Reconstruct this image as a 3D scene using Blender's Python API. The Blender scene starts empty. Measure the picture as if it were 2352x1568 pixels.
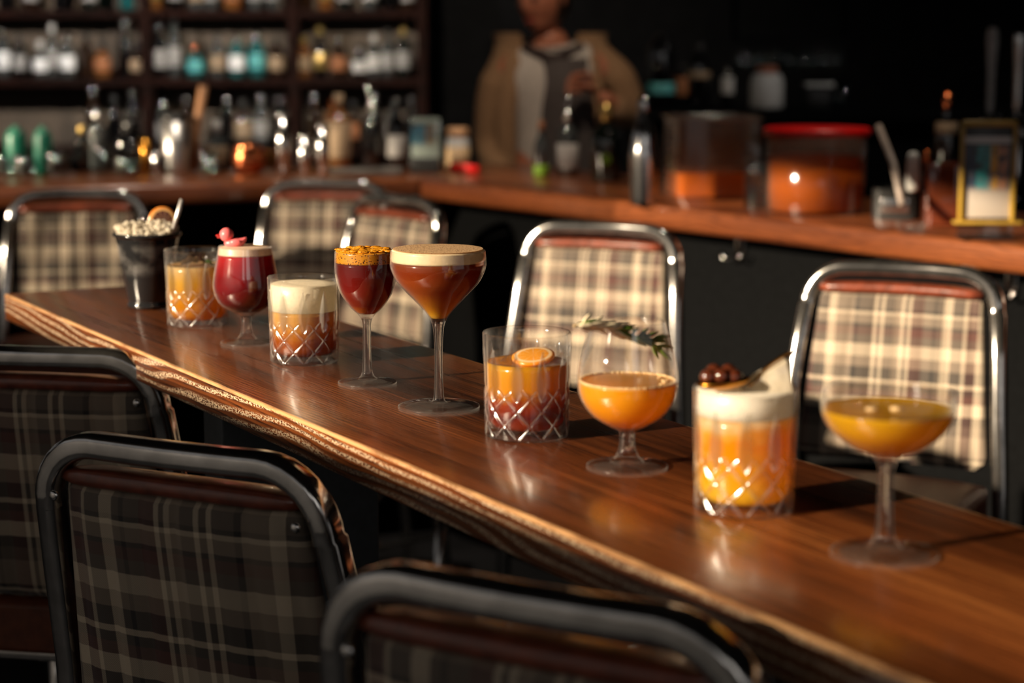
import bpy, bmesh, math, random
from mathutils import Vector, Matrix
from math import pi, sin, cos, radians, sqrt
random.seed(4)
S = bpy.context.scene
COL = S.collection

# ------------------------------------------------------------------ camera, light, exposure
FPX, PITCH, CAMZ, TOP = 4500.0, radians(8.9), 1.42, 1.05
cd = bpy.data.cameras.new('camera'); cam = bpy.data.objects.new('camera', cd); COL.objects.link(cam)
cam.location = (0, 0, CAMZ); cam.rotation_euler = (pi/2 - PITCH, 0, 0)
cd.sensor_width = 36; cd.lens = FPX/2352*36; cd.clip_start = .05; cd.clip_end = 60
cd.dof.use_dof = True; cd.dof.focus_distance = 2.03; cd.dof.aperture_fstop = 4.1
S.camera = cam

w = bpy.data.worlds.new('world'); S.world = w; w.use_nodes = True
bg = w.node_tree.nodes['Background']; bg.inputs[0].default_value = (.92, .88, .86, 1); bg.inputs[1].default_value = .2

TDIR = Vector((-.491, .871, 0)).normalized()      # along the drinks ledge, away from the camera
NDIR = Vector((.871, .491, 0)).normalized()       # across it, away from the window
SUN_EL = radians(17)
def tn(t, n, z): return TDIR*t + NDIR*n + Vector((0, 0, z))
sd = bpy.data.lights.new('sun', 'SUN'); sd.energy = 11.5; sd.angle = radians(.9); sd.color = (1, .81, .58)
sun = bpy.data.objects.new('sun', sd); COL.objects.link(sun)
sv = Vector((NDIR.x*cos(SUN_EL), NDIR.y*cos(SUN_EL), -sin(SUN_EL)))
sun.rotation_euler = sv.to_track_quat('-Z', 'Y').to_euler(); sun.location = (-4, -2, 3)

def lamp(name, loc, power, col, rad=.03, spot=None, aim=None):
    l = bpy.data.lights.new(name, 'SPOT' if spot else 'POINT'); l.energy = power; l.color = col; l.shadow_soft_size = rad
    o = bpy.data.objects.new(name, l); o.location = loc; COL.objects.link(o)
    if spot:
        l.spot_size = radians(spot); l.spot_blend = .6
        o.rotation_euler = (Vector(aim)-Vector(loc)).to_track_quat('-Z', 'Y').to_euler()
lamp('added_spotlight', (-.7, 7.3, 1.85), 85, (1, .86, .68), .025, 110, (-.75, 9.1, 1.2))  # unseen spots added to brighten the shelves, bar ware, bartender and back counter
lamp('added_spotlight', (-2.1, 7.3, 1.85), 105, (1, .93, .86), .025, 110, (-2.0, 9.1, 1.2))
lamp('added_spotlight', (-.7, 4.9, 2.8), 60, (1, .86, .7), .02, 62, (-.75, 5.35, 1.0))
lamp('added_spotlight', (.9, 4.2, 2.8), 42, (1, .84, .66), .02, 60, (.75, 4.4, 1.0))
lamp('added_spotlight', (.1, 4.7, 2.8), 58, (1, .8, .6), .03, 50, (.1, 6.0, 1.2))
lamp('added_spotlight', (2.0, 5.7, 2.7), 30, (1, .9, .8), .03, 80, (1.6, 7.0, 1.2))
for t_ in (.8, 2.1):     # unseen spots added to lift the window wall for the hoop reflections
    lamp('added_wall_spot', tuple(tn(t_, -.2, 2.6)), 80, (1, .92, .82), .05, 85, tuple(tn(t_+.15, -1.15, .75)))
al = bpy.data.lights.new('added_fill_behind', 'AREA'); al.shape = 'RECTANGLE'; al.size = 2.4; al.size_y = 1.2; al.energy = 7; al.color = (1, .95, .89)  # unseen area light added for hoop reflections and fill on the near stools
ao = bpy.data.objects.new('added_fill_behind', al); ao.location = (.6, -2.4, 2.5); COL.objects.link(ao)
ao.rotation_euler = (Vector((0, 2, 1))-Vector(ao.location)).to_track_quat('-Z', 'Y').to_euler()
S.view_settings.view_transform = 'Standard'; S.view_settings.look = 'None'
S.view_settings.exposure = .16; S.view_settings.gamma = 1; S.view_settings.use_curve_mapping = False
cy = S.cycles
cy.use_denoising = True; cy.max_bounces = 12; cy.diffuse_bounces = 3; cy.glossy_bounces = 5
cy.transmission_bounces = 10; cy.transparent_max_bounces = 24; cy.caustics_refractive = False; cy.caustics_reflective = False
cy.use_adaptive_sampling = True; cy.adaptive_threshold = .03; cy.sample_clamp_indirect = 6; cy.blur_glossy = .5

def at(px, py, z=TOP):
    """point on the level surface of height z that stands at this place in the room"""
    Z = (CAMZ-z)/(sin(PITCH)+(py-784)/FPX*cos(PITCH))
    return deep(px, py, Z)
def deep(px, py, Z):
    up = -(py-784)/FPX*Z
    return Vector(((px-1176)/FPX*Z, Z*cos(PITCH)+up*sin(PITCH), CAMZ-Z*sin(PITCH)+up*cos(PITCH)))

# ------------------------------------------------------------------ materials
def lin(r, g, b):
    f = lambda c: (c/255/12.92 if c/255 <= .04045 else ((c/255+.055)/1.055)**2.4)
    return (f(r), f(g), f(b), 1)
class NT:
    def __init__(s, name):
        s.m = bpy.data.materials.new(name); s.m.use_nodes = True; s.t = s.m.node_tree
        s.t.nodes.clear(); s.out = s.t.nodes.new('ShaderNodeOutputMaterial')
    def n(s, typ, ins=None, **kw):
        nd = s.t.nodes.new('ShaderNode'+typ)
        for k, v in kw.items(): setattr(nd, k, v)
        for k, v in (ins or {}).items():
            sock = nd.inputs[k]
            if isinstance(v, bpy.types.NodeSocket): s.t.links.new(v, sock)
            else: sock.default_value = v
        return nd
    def math(s, op, a, b=None, clamp=False):
        nd = s.t.nodes.new('ShaderNodeMath'); nd.operation = op; nd.use_clamp = clamp
        for i, v in enumerate((a, b)):
            if v is None: continue
            if isinstance(v, bpy.types.NodeSocket): s.t.links.new(v, nd.inputs[i])
            else: nd.inputs[i].default_value = v
        return nd.outputs[0]
    def mixc(s, fac, a, b, mode='MIX'):
        nd = s.t.nodes.new('ShaderNodeMix'); nd.data_type = 'RGBA'; nd.blend_type = mode
        for i, v in ((0, fac), (6, a), (7, b)):
            if isinstance(v, bpy.types.NodeSocket): s.t.links.new(v, nd.inputs[i])
            else: nd.inputs[i].default_value = v
        return nd.outputs[2]
    def ramp(s, fac, stops, interp='LINEAR'):
        nd = s.t.nodes.new('ShaderNodeValToRGB'); cr = nd.color_ramp; cr.interpolation = interp
        while len(cr.elements) < len(stops): cr.elements.new(.5)
        for e, (p, c) in zip(cr.elements, stops): e.position = p; e.color = c
        s.t.links.new(fac, nd.inputs[0]); return nd.outputs[0]
    def mixs(s, fac, a, b):
        nd = s.t.nodes.new('ShaderNodeMixShader')
        for i, v in enumerate((fac, a, b)):
            if isinstance(v, bpy.types.NodeSocket): s.t.links.new(v, nd.inputs[i])
            else: nd.inputs[i].default_value = v
        return nd.outputs[0]
    def done(s, sh): s.t.links.new(sh, s.out.inputs[0]); return s.m
    def coords(s, scale=(1, 1, 1), rot=(0, 0, 0), loc=(0, 0, 0)):
        tc = s.n('TexCoord')
        return s.n('Mapping', {'Vector': tc.outputs['Object'], 'Scale': scale, 'Rotation': rot, 'Location': loc}).outputs[0]

_plain = {}
def plain(name, col, rough=.5, metal=0, bump=0, scale=60, var=.12, coat=0, spec=.5):
    """a surface of one colour with faint mottling and optional fine relief"""
    if name in _plain: return _plain[name]
    t = NT(name); v = t.coords()
    nz = t.n('TexNoise', {'Vector': v, 'Scale': scale, 'Detail': 3}).outputs[0]
    c2 = tuple(c*(1-var*2) for c in col[:3])+(1,)
    c1 = tuple(min(1, c*(1+var)) for c in col[:3])+(1,)
    c = t.ramp(nz, [(.3, c2), (.7, c1)])
    p = t.n('BsdfPrincipled', {'Base Color': c, 'Roughness': rough, 'Metallic': metal, 'Coat Weight': coat, 'Specular IOR Level': spec})
    if bump:
        b = t.n('Bump', {'Height': nz, 'Strength': bump, 'Distance': .002}); t.t.links.new(b.outputs[0], p.inputs['Normal'])
    _plain[name] = t.done(p.outputs[0]); return _plain[name]

def schlick(t, f0):
    fc = t.n('LayerWeight', {'Blend': .5}).outputs['Facing']
    return t.math('ADD', t.math('MULTIPLY', t.math('POWER', fc, 5.0), 1-f0), f0, True)
def glass(name, refr, tint=(1, 1, 1, 1), rough=0.0, boost=1.6, cut=False, edge=0):
    t = NT(name)
    fr = schlick(t, .04*boost)
    tr = t.n('BsdfTransparent', {'Color': tint}).outputs[0]
    rf = t.n('BsdfRefraction', {'Color': tint, 'IOR': 1.45, 'Roughness': rough}).outputs[0]
    gl = t.n('BsdfGlossy', {'Color': (1, 1, 1, 1), 'Roughness': .02+rough}).outputs[0]
    a = t.mixs(refr, tr, rf)
    if edge:     # pale translucent edge mixed in for sunlight scattered inside the glass
        fc = t.n('LayerWeight', {'Blend': .5}).outputs['Facing']
        ef = t.math('ADD', t.math('MULTIPLY', t.math('POWER', fc, 4.0), edge), edge*.06)
        a = t.mixs(ef, a, t.n('BsdfTranslucent', {'Color': (.98, .96, .92, 1)}).outputs[0])
    if cut:      # the cut grooves have a slightly frosted wall
        at_ = t.n('Attribute', attribute_name='cut').outputs['Fac']
        fro = t.mixs(.5, t.n('BsdfTranslucent', {'Color': (.95, .93, .88, 1)}).outputs[0], t.n('BsdfGlossy', {'Color': (1, 1, 1, 1), 'Roughness': .18}).outputs[0])
        a = t.mixs(t.math('MULTIPLY', at_, .5), a, fro)
    return t.done(t.mixs(fr, a, gl))
GL_BOWL = glass('thin_clear_glass', .04, edge=.35)
GL_CUT = glass('cut_crystal', .06, boost=1.3, cut=True, edge=.2)
GL_STEM = glass('solid_clear_glass', .14, boost=1.6, edge=.38)
GL_ROD = glass('clear_glass_rod', .5, boost=1.4, edge=.25)
GL_BOTTLE = glass('clear_bottle_glass', 0, (.8, .86, .86, 1), .03)

def drink(name, stops, h0, h1, clear=.0, cloud=.5, rough=.15, mottled=0, deepen=0):
    """a mixed drink: its layers follow the height above the table, stops = [(height 0..1, colour)]"""
    t = NT(name); tc = t.n('TexCoord').outputs['Object']
    z = t.n('SeparateXYZ', {0: tc}).outputs[2]
    f = t.n('MapRange', {0: z, 1: h0, 2: h1}).outputs[0]
    nz = t.n('TexNoise', {'Vector': tc, 'Scale': 55, 'Detail': 3}).outputs[0]
    f = t.math('ADD', f, t.math('MULTIPLY', t.math('SUBTRACT', nz, .5), mottled), True)
    c = t.ramp(f, stops)
    dif = t.n('BsdfDiffuse', {'Color': c}).outputs[0]
    trl = t.n('BsdfTranslucent', {'Color': c}).outputs[0]
    body = t.mixs(cloud, dif, trl)
    if clear:
        body = t.mixs(clear, body, t.n('BsdfRefraction', {'Color': c, 'IOR': 1.33, 'Roughness': .05}).outputs[0])
    fr = schlick(t, .025)
    return t.done(t.mixs(fr, body, t.n('BsdfGlossy', {'Roughness': rough}).outputs[0]))

def froth(name, col, spot=None, amount=.6, scale=300):
    t = NT(name); v = t.coords()
    nz = t.n('TexNoise', {'Vector': v, 'Scale': scale, 'Detail': 4}).outputs[0]
    c = t.ramp(nz, [(.0, tuple(x*.8 for x in col[:3])+(1,)), (.6, col)])
    if spot:
        vo = t.n('TexVoronoi', {'Vector': v, 'Scale': scale}).outputs['Distance']
        k = t.ramp(vo, [(.24, (1, 1, 1, 1)), (.34, (0, 0, 0, 1))])
        k = t.math('MULTIPLY', k, t.ramp(nz, [(1-amount-.04, (0, 0, 0, 1)), (1-amount, (1, 1, 1, 1))]))
        c = t.mixc(k, c, spot)
    d = t.n('BsdfDiffuse', {'Color': c}).outputs[0]; tl = t.n('BsdfTranslucent', {'Color': c}).outputs[0]
    b = t.mixs(.4, d, tl)
    return t.done(t.mixs(.03, b, t.n('BsdfGlossy', {'Roughness': .3}).outputs[0]))

def wood(name, dark, mid, light, rough=.28, pore=1.0, coat=.6, per=.0075, ringmix=.5, pale_arris=None, pale=0, spec=.5):
    """open grained oak, grain along local x"""
    t = NT(name); tc = t.n('TexCoord').outputs['Object']
    def m(sc): return t.n('Mapping', {'Vector': tc, 'Scale': sc}).outputs[0]
    warp = t.n('TexNoise', {'Vector': m((2.6, 9, 9)), 'Scale': 1, 'Detail': 3}).outputs[0]
    big = t.n('TexNoise', {'Vector': m((.9, 7, 7)), 'Scale': 1, 'Detail': 2}).outputs[0]
    s = t.n('SeparateXYZ', {0: tc})
    q = t.math('ADD', t.math('MULTIPLY', s.outputs[1], 1.0/per), t.math('MULTIPLY', s.outputs[2], 1.0/per))
    q = t.math('ADD', q, t.math('MULTIPLY', warp, 9.0))
    saw = t.math('FRACT', q)
    ring = t.ramp(saw, [(0, (0, 0, 0, 1)), (.35, (.25, .25, .25, 1)), (.75, (1, 1, 1, 1)), (1, (0, 0, 0, 1))])
    fine = t.n('TexNoise', {'Vector': m((22, 420, 420)), 'Scale': 1, 'Detail': 2}).outputs[0]
    streak = t.n('TexNoise', {'Vector': m((3, 90, 90)), 'Scale': 1, 'Detail': 4}).outputs[0]
    pores = t.ramp(fine, [(.5, (0, 0, 0, 1)), (.6, (1, 1, 1, 1))])
    pm = t.math('MULTIPLY', pores, ring)
    c = t.ramp(t.math('ADD', t.math('MULTIPLY', big, .75), t.math('MULTIPLY', streak, .35)), [(.4, dark), (.56, mid), (.72, light)])
    c = t.mixc(t.math('MULTIPLY', ring, ringmix), c, dark)
    c = t.mixc(t.math('MULTIPLY', pm, .75*pore), c, tuple(x*.35 for x in dark[:3])+(1,))
    if pale:     # side faces: dust and pore glints painted as pale, wandering speckled bands
        nzv = t.n('SeparateXYZ', {0: t.n('TexCoord').outputs['Normal']}).outputs[2]
        side = t.ramp(t.math('ABSOLUTE', nzv), [(.3, (1, 1, 1, 1)), (.6, (0, 0, 0, 1))])
        wz = t.n('TexNoise', {'Vector': m((2.2, 0, 14)), 'Scale': 1, 'Detail': 2}).outputs[0]
        fz = t.math('FRACT', t.math('ADD', t.math('MULTIPLY', s.outputs[2], 105), t.math('MULTIPLY', wz, 5.5)))
        bz = t.ramp(fz, [(0, (0, 0, 0, 1)), (.42, (0, 0, 0, 1)), (.55, (1, 1, 1, 1)), (.8, (1, 1, 1, 1)), (1, (0, 0, 0, 1))])
        sp = t.n('TexNoise', {'Vector': m((260, 700, 700)), 'Scale': 1, 'Detail': 2}).outputs[0]
        sp = t.ramp(sp, [(.44, (0, 0, 0, 1)), (.54, (1, 1, 1, 1))])
        c = t.mixc(t.math('MULTIPLY', t.math('MULTIPLY', side, bz), t.math('MULTIPLY', sp, pale)), c, lin(205, 180, 150))
    if pale_arris:     # paler colour in broken patches along the upper arrises
        hw, ht = pale_arris
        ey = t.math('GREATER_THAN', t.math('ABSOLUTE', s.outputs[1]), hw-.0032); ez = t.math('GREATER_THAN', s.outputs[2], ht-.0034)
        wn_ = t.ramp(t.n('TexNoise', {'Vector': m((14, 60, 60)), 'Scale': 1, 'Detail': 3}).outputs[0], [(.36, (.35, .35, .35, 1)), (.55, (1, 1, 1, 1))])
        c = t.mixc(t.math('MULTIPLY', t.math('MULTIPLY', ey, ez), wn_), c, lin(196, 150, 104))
    h = t.math('SUBTRACT', t.math('MULTIPLY', streak, .25), t.math('MULTIPLY', pm, 1.0))
    b = t.n('Bump', {'Height': h, 'Strength': .35, 'Distance': .0012}).outputs[0]
    ro = t.math('ADD', t.math('MULTIPLY', streak, .12), rough-.05)
    return t.done(t.n('BsdfPrincipled', {'Base Color': c, 'Roughness': ro, 'Normal': b, 'Coat Weight': coat, 'Coat Roughness': .16, 'Specular IOR Level': spec}).outputs[0])

def plaid(name, W=.36, H=.34):
    """woven check: warp stripes across local x, weft stripes up local z"""
    t = NT(name); tc = t.n('TexCoord').outputs['Object']; s = t.n('SeparateXYZ', {0: tc})
    u = t.n('MapRange', {0: s.outputs[0], 1: -W/2, 2: W/2}).outputs[0]
    v = t.n('MapRange', {0: s.outputs[2], 1: .69, 2: .69+H}).outputs[0]
    B, G, M, K = (.21, .16, .115, 1), (.082, .062, .046, 1), (.075, .026, .019, 1), (.012, .010, .009, 1); Cc = (.48, .39, .28, 1)
    def st(fac, seq):
        return t.ramp(fac, [(p, c) for p, c in seq], 'CONSTANT')
    ux = st(u, [(0, G), (.07, M), (.11, G), (.17, Cc), (.21, B), (.29, K), (.31, G), (.38, Cc), (.395, G), (.415, Cc), (.43, G),
                (.475, B), (.51, Cc), (.525, G), (.54, Cc), (.555, M), (.61, G), (.66, K), (.675, G), (.70, Cc), (.745, G), (.80, Cc),
                (.815, M), (.86, Cc), (.90, B), (.96, G)])
    vz = st(v, [(0, B), (.05, G), (.10, K), (.12, Cc), (.135, K), (.15, B), (.25, G), (.30, K), (.34, Cc), (.40, M), (.44, K), (.47, Cc), (.49, K),
                (.55, B), (.60, Cc), (.66, G), (.70, M), (.74, K), (.755, B), (.80, Cc), (.815, K), (.83, G), (.88, B), (.95, Cc)])
    tw = t.n('Mapping', {'Vector': tc, 'Rotation': (0, radians(45), 0)}).outputs[0]
    wv = t.n('TexWave', {'Vector': tw, 'Scale': 210, 'Distortion': 0}, bands_direction='X').outputs['Fac']
    k = t.ramp(wv, [(.3, (.35, .35, .35, 1)), (.7, (.65, .65, .65, 1))])
    c = t.mixc(k, ux, vz)
    b = t.n('Bump', {'Height': wv, 'Strength': .3, 'Distance': .0006}).outputs[0]
    return t.done(t.n('BsdfPrincipled', {'Base Color': c, 'Roughness': .8, 'Normal': b, 'Sheen Weight': .15}).outputs[0])

OAK = wood('stained_oak', lin(46, 22, 10), lin(124, 66, 30), lin(170, 102, 50), pore=1.0, per=.0052, ringmix=.72, pale_arris=(.156, TOP), pale=.9)
OAKBAR = wood('bar_top_oak', lin(72, 34, 16), lin(112, 60, 30), lin(134, 76, 40), rough=.3, per=.012, coat=.4)
SHELFWOOD = wood('shelf_wood', lin(16, 6, 3), lin(32, 13, 8), lin(42, 18, 10), rough=.8, per=.02, coat=0, spec=.1)
PLAID = plaid('plaid_cloth')
CHROME = plain('brushed_chrome', (.56, .54, .52, 1), .1, 1, .05, 220, .06)
DARKCHROME = plain('worn_steel', (.52, .50, .475, 1), .13, .97, .08, 40, .12)
VINYL = plain('brown_vinyl', lin(96, 50, 30), .5, 0, .3, 90, .12, 0, .3)
PIPING = plain('brown_vinyl_welt', lin(110, 50, 30), .34, 0, .35, 55, .22, .3)
BLACK = plain('black_paint', (.003, .0032, .0035, 1), .8, spec=.03)
RUBBER = plain('black_rubber', (.02, .02, .02, 1), .6)
STEEL = plain('polished_steel', (.72, .7, .68, 1), .16, 1, 0, 60, .04)
BRASS = plain('aged_brass', lin(190, 130, 50), .25, 1, .05, 80, .1)
COPPER = plain('copper', lin(215, 120, 75), .25, 1, .1, 50, .1)

# ------------------------------------------------------------------ object helpers
def link(name, bm, mat, parent=None, smooth=True, loc=None, auto=None):
    me = bpy.data.meshes.new(name)
    if isinstance(bm, bmesh.types.BMesh):
        bmesh.ops.recalc_face_normals(bm, faces=bm.faces[:]); bm.to_mesh(me); bm.free()
    else: me.from_pydata(*bm); me.update()
    me.materials.append(mat)
    if smooth: me.shade_smooth()
    o = bpy.data.objects.new(name, me); COL.objects.link(o)
    if auto is not None: me.shade_auto_smooth(angle=radians(auto)) if hasattr(me, 'shade_auto_smooth') else me.set_sharp_from_angle(angle=radians(auto))
    if loc is not None: o.location = loc
    if parent: o.parent = parent
    return o
def tag(o, label, cat, group=None, kind=None):
    if label: o['label'] = label
    if cat: o['category'] = cat
    if group: o['group'] = group
    if kind: o['kind'] = kind
    return o
def thing(name, label, cat, loc=(0, 0, 0), rz=0, group=None):
    o = bpy.data.objects.new(name, None); COL.objects.link(o); o.empty_display_size = .05
    o.location = loc; o.rotation_euler = (0, 0, rz); return tag(o, label, cat, group)
def struct(o): o['kind'] = 'structure'; return o

def lathe(prof, seg=48, bm=None, disp=None, c=(0, 0, 0)):
    """revolve (r, z) points round z; r = 0 ends close on the axis"""
    bm = bm or bmesh.new(); rings = []
    for i, (r, z) in enumerate(prof):
        if r <= 1e-6: rings.append([bm.verts.new((c[0], c[1], c[2]+z))]); continue
        ring = []
        for k in range(seg):
            a = 2*pi*k/seg; rr = r-(disp(a, z) if disp else 0)
            ring.append(bm.verts.new((c[0]+rr*cos(a), c[1]+rr*sin(a), c[2]+z)))
        rings.append(ring)
    for a, b in zip(rings, rings[1:]):
        if len(a) == 1 and len(b) == 1: continue
        for k in range(seg):
            k2 = (k+1) % seg
            if len(a) == 1: bm.faces.new((a[0], b[k2], b[k]))
            elif len(b) == 1: bm.faces.new((a[k], a[k2], b[0]))
            else: bm.faces.new((a[k], a[k2], b[k2], b[k]))
    return bm
def smoothp(pts, n=8):
    """Catmull-Rom through profile points"""
    out = []
    P = [pts[0]]+list(pts)+[pts[-1]]
    for i in range(1, len(P)-2):
        p0, p1, p2, p3 = P[i-1], P[i], P[i+1], P[i+2]
        for k in range(n):
            t = k/n
            out.append(tuple(.5*((2*b)+(-a+c)*t+(2*a-5*b+4*c-d)*t*t+(-a+3*b-3*c+d)*t**3) for a, b, c, d in zip(p0, p1, p2, p3)))
    out.append(tuple(pts[-1])); return out
def sweep(path, sec, bm=None, up=Vector((0, 1, 0)), closed=False):
    """sweep a closed 2-D section [(a, b)] along a path; a lies across, b along 'up'"""
    bm = bm or bmesh.new(); n = len(path); rings = []
    for i, p in enumerate(path):
        p = Vector(p)
        q0 = Vector(path[i-1 if (i or closed) else 0]); q1 = Vector(path[(i+1) % n if (i < n-1 or closed) else i])
        tg = (q1-q0).normalized(); b = (up-tg*up.dot(tg))
        if b.length < 1e-4: b = Vector((1, 0, 0))-tg*tg.x
        b.normalize(); a = b.cross(tg)
        s = sec(i/(n-1)) if callable(sec) else sec
        rings.append([bm.verts.new(p+a*x+b*y) for x, y in s])
    m = len(rings[0])
    for i in range(n if closed else n-1):
        A, B = rings[i], rings[(i+1) % n]
        for k in range(m): bm.faces.new((A[k], A[(k+1) % m], B[(k+1) % m], B[k]))
    if not closed:
        bm.faces.new(rings[0][::-1]); bm.faces.new(rings[-1])
    return bm
def circ(r, n=12): return [(r*cos(2*pi*k/n), r*sin(2*pi*k/n)) for k in range(n)]
def rrect(w, h, r, n=4):
    out = []
    for cx, cy_, a0 in ((w/2-r, h/2-r, 0), (-w/2+r, h/2-r, pi/2), (-w/2+r, -h/2+r, pi), (w/2-r, -h/2+r, 3*pi/2)):
        for k in range(n+1):
            a = a0+pi/2*k/n; out.append((cx+r*cos(a), cy_+r*sin(a)))
    return out
def box(bm, c, s, M=None):
    r = bmesh.ops.create_cube(bm, size=1.0); vs = r['verts']
    for v in vs: v.co = Vector((v.co.x*s[0]+c[0], v.co.y*s[1]+c[1], v.co.z*s[2]+c[2]))
    if M is not None:
        for v in vs: v.co = M @ v.co
    return vs
def bevel(bm, w, seg=2): bmesh.ops.bevel(bm, geom=bm.edges[:], offset=w, segments=seg, affect='EDGES', profile=.5); return bm
def rbox(c, s, w=.004, seg=2):
    bm = bmesh.new(); box(bm, c, s); return bevel(bm, w, seg)
def ball(c, r, bm=None, sub=3, sc=(1, 1, 1), M=None):
    bm = bm or bmesh.new()
    for v in bmesh.ops.create_icosphere(bm, subdivisions=sub, radius=r)['verts']:
        v.co = Vector((v.co.x*sc[0], v.co.y*sc[1], v.co.z*sc[2]))
        if M is not None: v.co = M @ v.co
        v.co += Vector(c)
    return bm
def prism(poly, z0, z1, bm=None):
    bm = bm or bmesh.new(); a = [bm.verts.new((x, y, z0)) for x, y in poly]; b = [bm.verts.new((x, y, z1)) for x, y in poly]
    n = len(poly); bm.faces.new(a[::-1]); bm.faces.new(b)
    for i in range(n): bm.faces.new((a[i], a[(i+1) % n], b[(i+1) % n], b[i]))
    return bm
def dup(root, loc, rz, label, group=None):
    r = root.copy(); COL.objects.link(r); r.location = loc; r.rotation_euler = (0, 0, rz)
    if label: r['label'] = label
    if group: r['group'] = group
    for ch in list(root.children):
        c = ch.copy(); COL.objects.link(c); c.parent = r
        for g in ch.children:
            d = g.copy(); COL.objects.link(d); d.parent = c
    return r

# ------------------------------------------------------------------ the room
WALLM = plain('taupe_plaster', lin(92, 80, 68), .8, 0, .1, 14, .1)
DARKWALL = plain('dark_wall_paint', (.006, .006, .0065, 1), .9, 0, .05, 10, .15, spec=.05)
FLOORM = plain('dark_floor', (.018, .017, .018, 1), .55, 0, .05, 6, .3)
struct(link('floor', rbox((1, 4.5, -.05), (14, 14, .1), .001), FLOORM, smooth=False))
_cp = [tn(-3, -.75, 0), tn(14, -2.11, 0), tn(14, 7, 0), tn(-3, 9, 0)]
struct(link('ceiling', prism([(p.x, p.y) for p in _cp], 3.0, 3.1), DARKWALL, smooth=False))
struct(link('wall_back', rbox((-2.46, 9.35, 1.5), (4.08, .1, 3), .001), WALLM, smooth=False))
struct(link('wall_back_right', rbox((3.895, 9.35, 1.5), (8.62, .1, 3), .001), DARKWALL, smooth=False))
struct(link('wall_right', rbox((5.6, 4.5, 1.5), (.1, 10, 3), .001), DARKWALL, smooth=False))
def wall_piece(bm, t0, t1, z0, z1, n0=-1.12, n1=-1.0):
    k = lambda t: -.05-.08*(t-2.2)      # the window wall is not quite parallel to the ledge
    P = [tn(t, n, 0) for t, n in ((t0, n0+k(t0)), (t1, n0+k(t1)), (t1, n1+k(t1)), (t0, n1+k(t0)))]
    prism([(p.x, p.y) for p in P], z0, z1, bm)
SILL, HEAD = 1.602, 2.31
bm = bmesh.new()
wall_piece(bm, -3, 14, 0, SILL-.05); wall_piece(bm, -3, 14, HEAD, 3.0); wall_piece(bm, -3, -1.6, SILL-.05, HEAD); wall_piece(bm, 7.4, 14, SILL-.05, HEAD)
struct(link('wall_left', bm, plain('pale_plaster', (.42, .40, .38, 1), .85, 0, .05, 10, .05, spec=.1), smooth=False))
wf = bmesh.new()
wall_piece(wf, -1.6, 7.4, SILL-.05, SILL-.04, -1.14, -.97)
for k in range(30): wall_piece(wf, 3.95+.05*k, 3.975+.05*k, SILL-.041, HEAD, -1.08, -1.06)  # unseen slats added to thin the sun on the far left stools
wn = struct(link('window_with_added_slats', wf, BLACK, smooth=False))

# ------------------------------------------------------------------ drinks ledge
T0, T1, N0, N1 = .1, 2.808, .740, 1.052
LTH = .038
lm = (T0+T1)/2
ledge = thing('drinks_ledge', 'long narrow stained oak drinks ledge carrying the row of ten cocktails', 'table')
ledge.location = tn(lm, (N0+N1)/2, 0); ledge.rotation_euler = (0, 0, math.atan2(TDIR.y, TDIR.x))
L = T1-T0; Wd = N1-N0
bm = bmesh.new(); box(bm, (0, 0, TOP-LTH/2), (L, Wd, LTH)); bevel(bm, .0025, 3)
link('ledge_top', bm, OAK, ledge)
GREY = plain('grey_laminate', (.05, .054, .056, 1), .6)
o = link('support_panel', rbox((.67, 0, (TOP-LTH)/2), (.06, .2, TOP-LTH-.002), .003), GREY, ledge)
o = link('support_panel', rbox((-.7, 0, (TOP-LTH)/2), (.06, .2, TOP-LTH-.002), .003), GREY, ledge)

# ------------------------------------------------------------------ bar stools
def hoop_path():
    pts = []
    W2, r, ztop = .158, .064, TOP-.014
    def yy(z): return .185+.10*max(0, (z-.70))/.35*.6
    right = [(.215, .235, .01), (.195, .20, .36), (.186, .187, .60), (.183, .186, .70), (.175, .20, .80), (.167, .222, .90), (.160, .238, .97)]
    for p in right: pts.append(Vector(p))
    for k in range(9):
        a = pi/2*k/8
        pts.append(Vector((W2-r+r*cos(a), .24+.010*sin(a), ztop-r+r*sin(a))))
    half = pts[:]
    out = half+[Vector((x, .252+.006*(1-(x/.094)**2), ztop+.001)) for x in (.05, 0, -.05)]+[Vector((-p.x, p.y, p.z)) for p in reversed(half)]
    return out
def back_panel(bm):
    NU, NV = 60, 24
    zt, zb = 1.000, .722
    def W(z): return .136+(zt-z)/(zt-zb)*.026
    def pt(u, v, side):
        z = zb+(zt-zb)*v
        hw = W(z)
        e = 1.0
        if v < .08: e = 1-.10*(1-v/.08)**2
        if v > .95: e = 1-.05*((v-.95)/.05)**2
        x = u*hw*e
        th = .017*(1-abs(u)**6)**.5*(1-abs(2*v-1)**10)**.5
        ch = .0035*(1-abs(sin(u*pi*3.5)))**2.0*(1 if abs(u) < .95 else 0)
        y = .196+.10*(z-.72)/.28*.45 - .012*(1-u*u)*0 + .014*(1-u*u)*.6
        return (x, y+side*(th-ch), z)
    grid = []
    for side in (-1, 1):
        g = [[bm.verts.new(pt(-1+2*i/NU, j/NV, side)) for i in range(NU+1)] for j in range(NV+1)]
        for j in range(NV):
            for i in range(NU):
                f = (g[j][i], g[j][i+1], g[j+1][i+1], g[j+1][i]); bm.faces.new(f if side < 0 else f[::-1])
        grid.append(g)
    bmesh.ops.remove_doubles(bm, verts=bm.verts[:], dist=.0003)
    return bm
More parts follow.
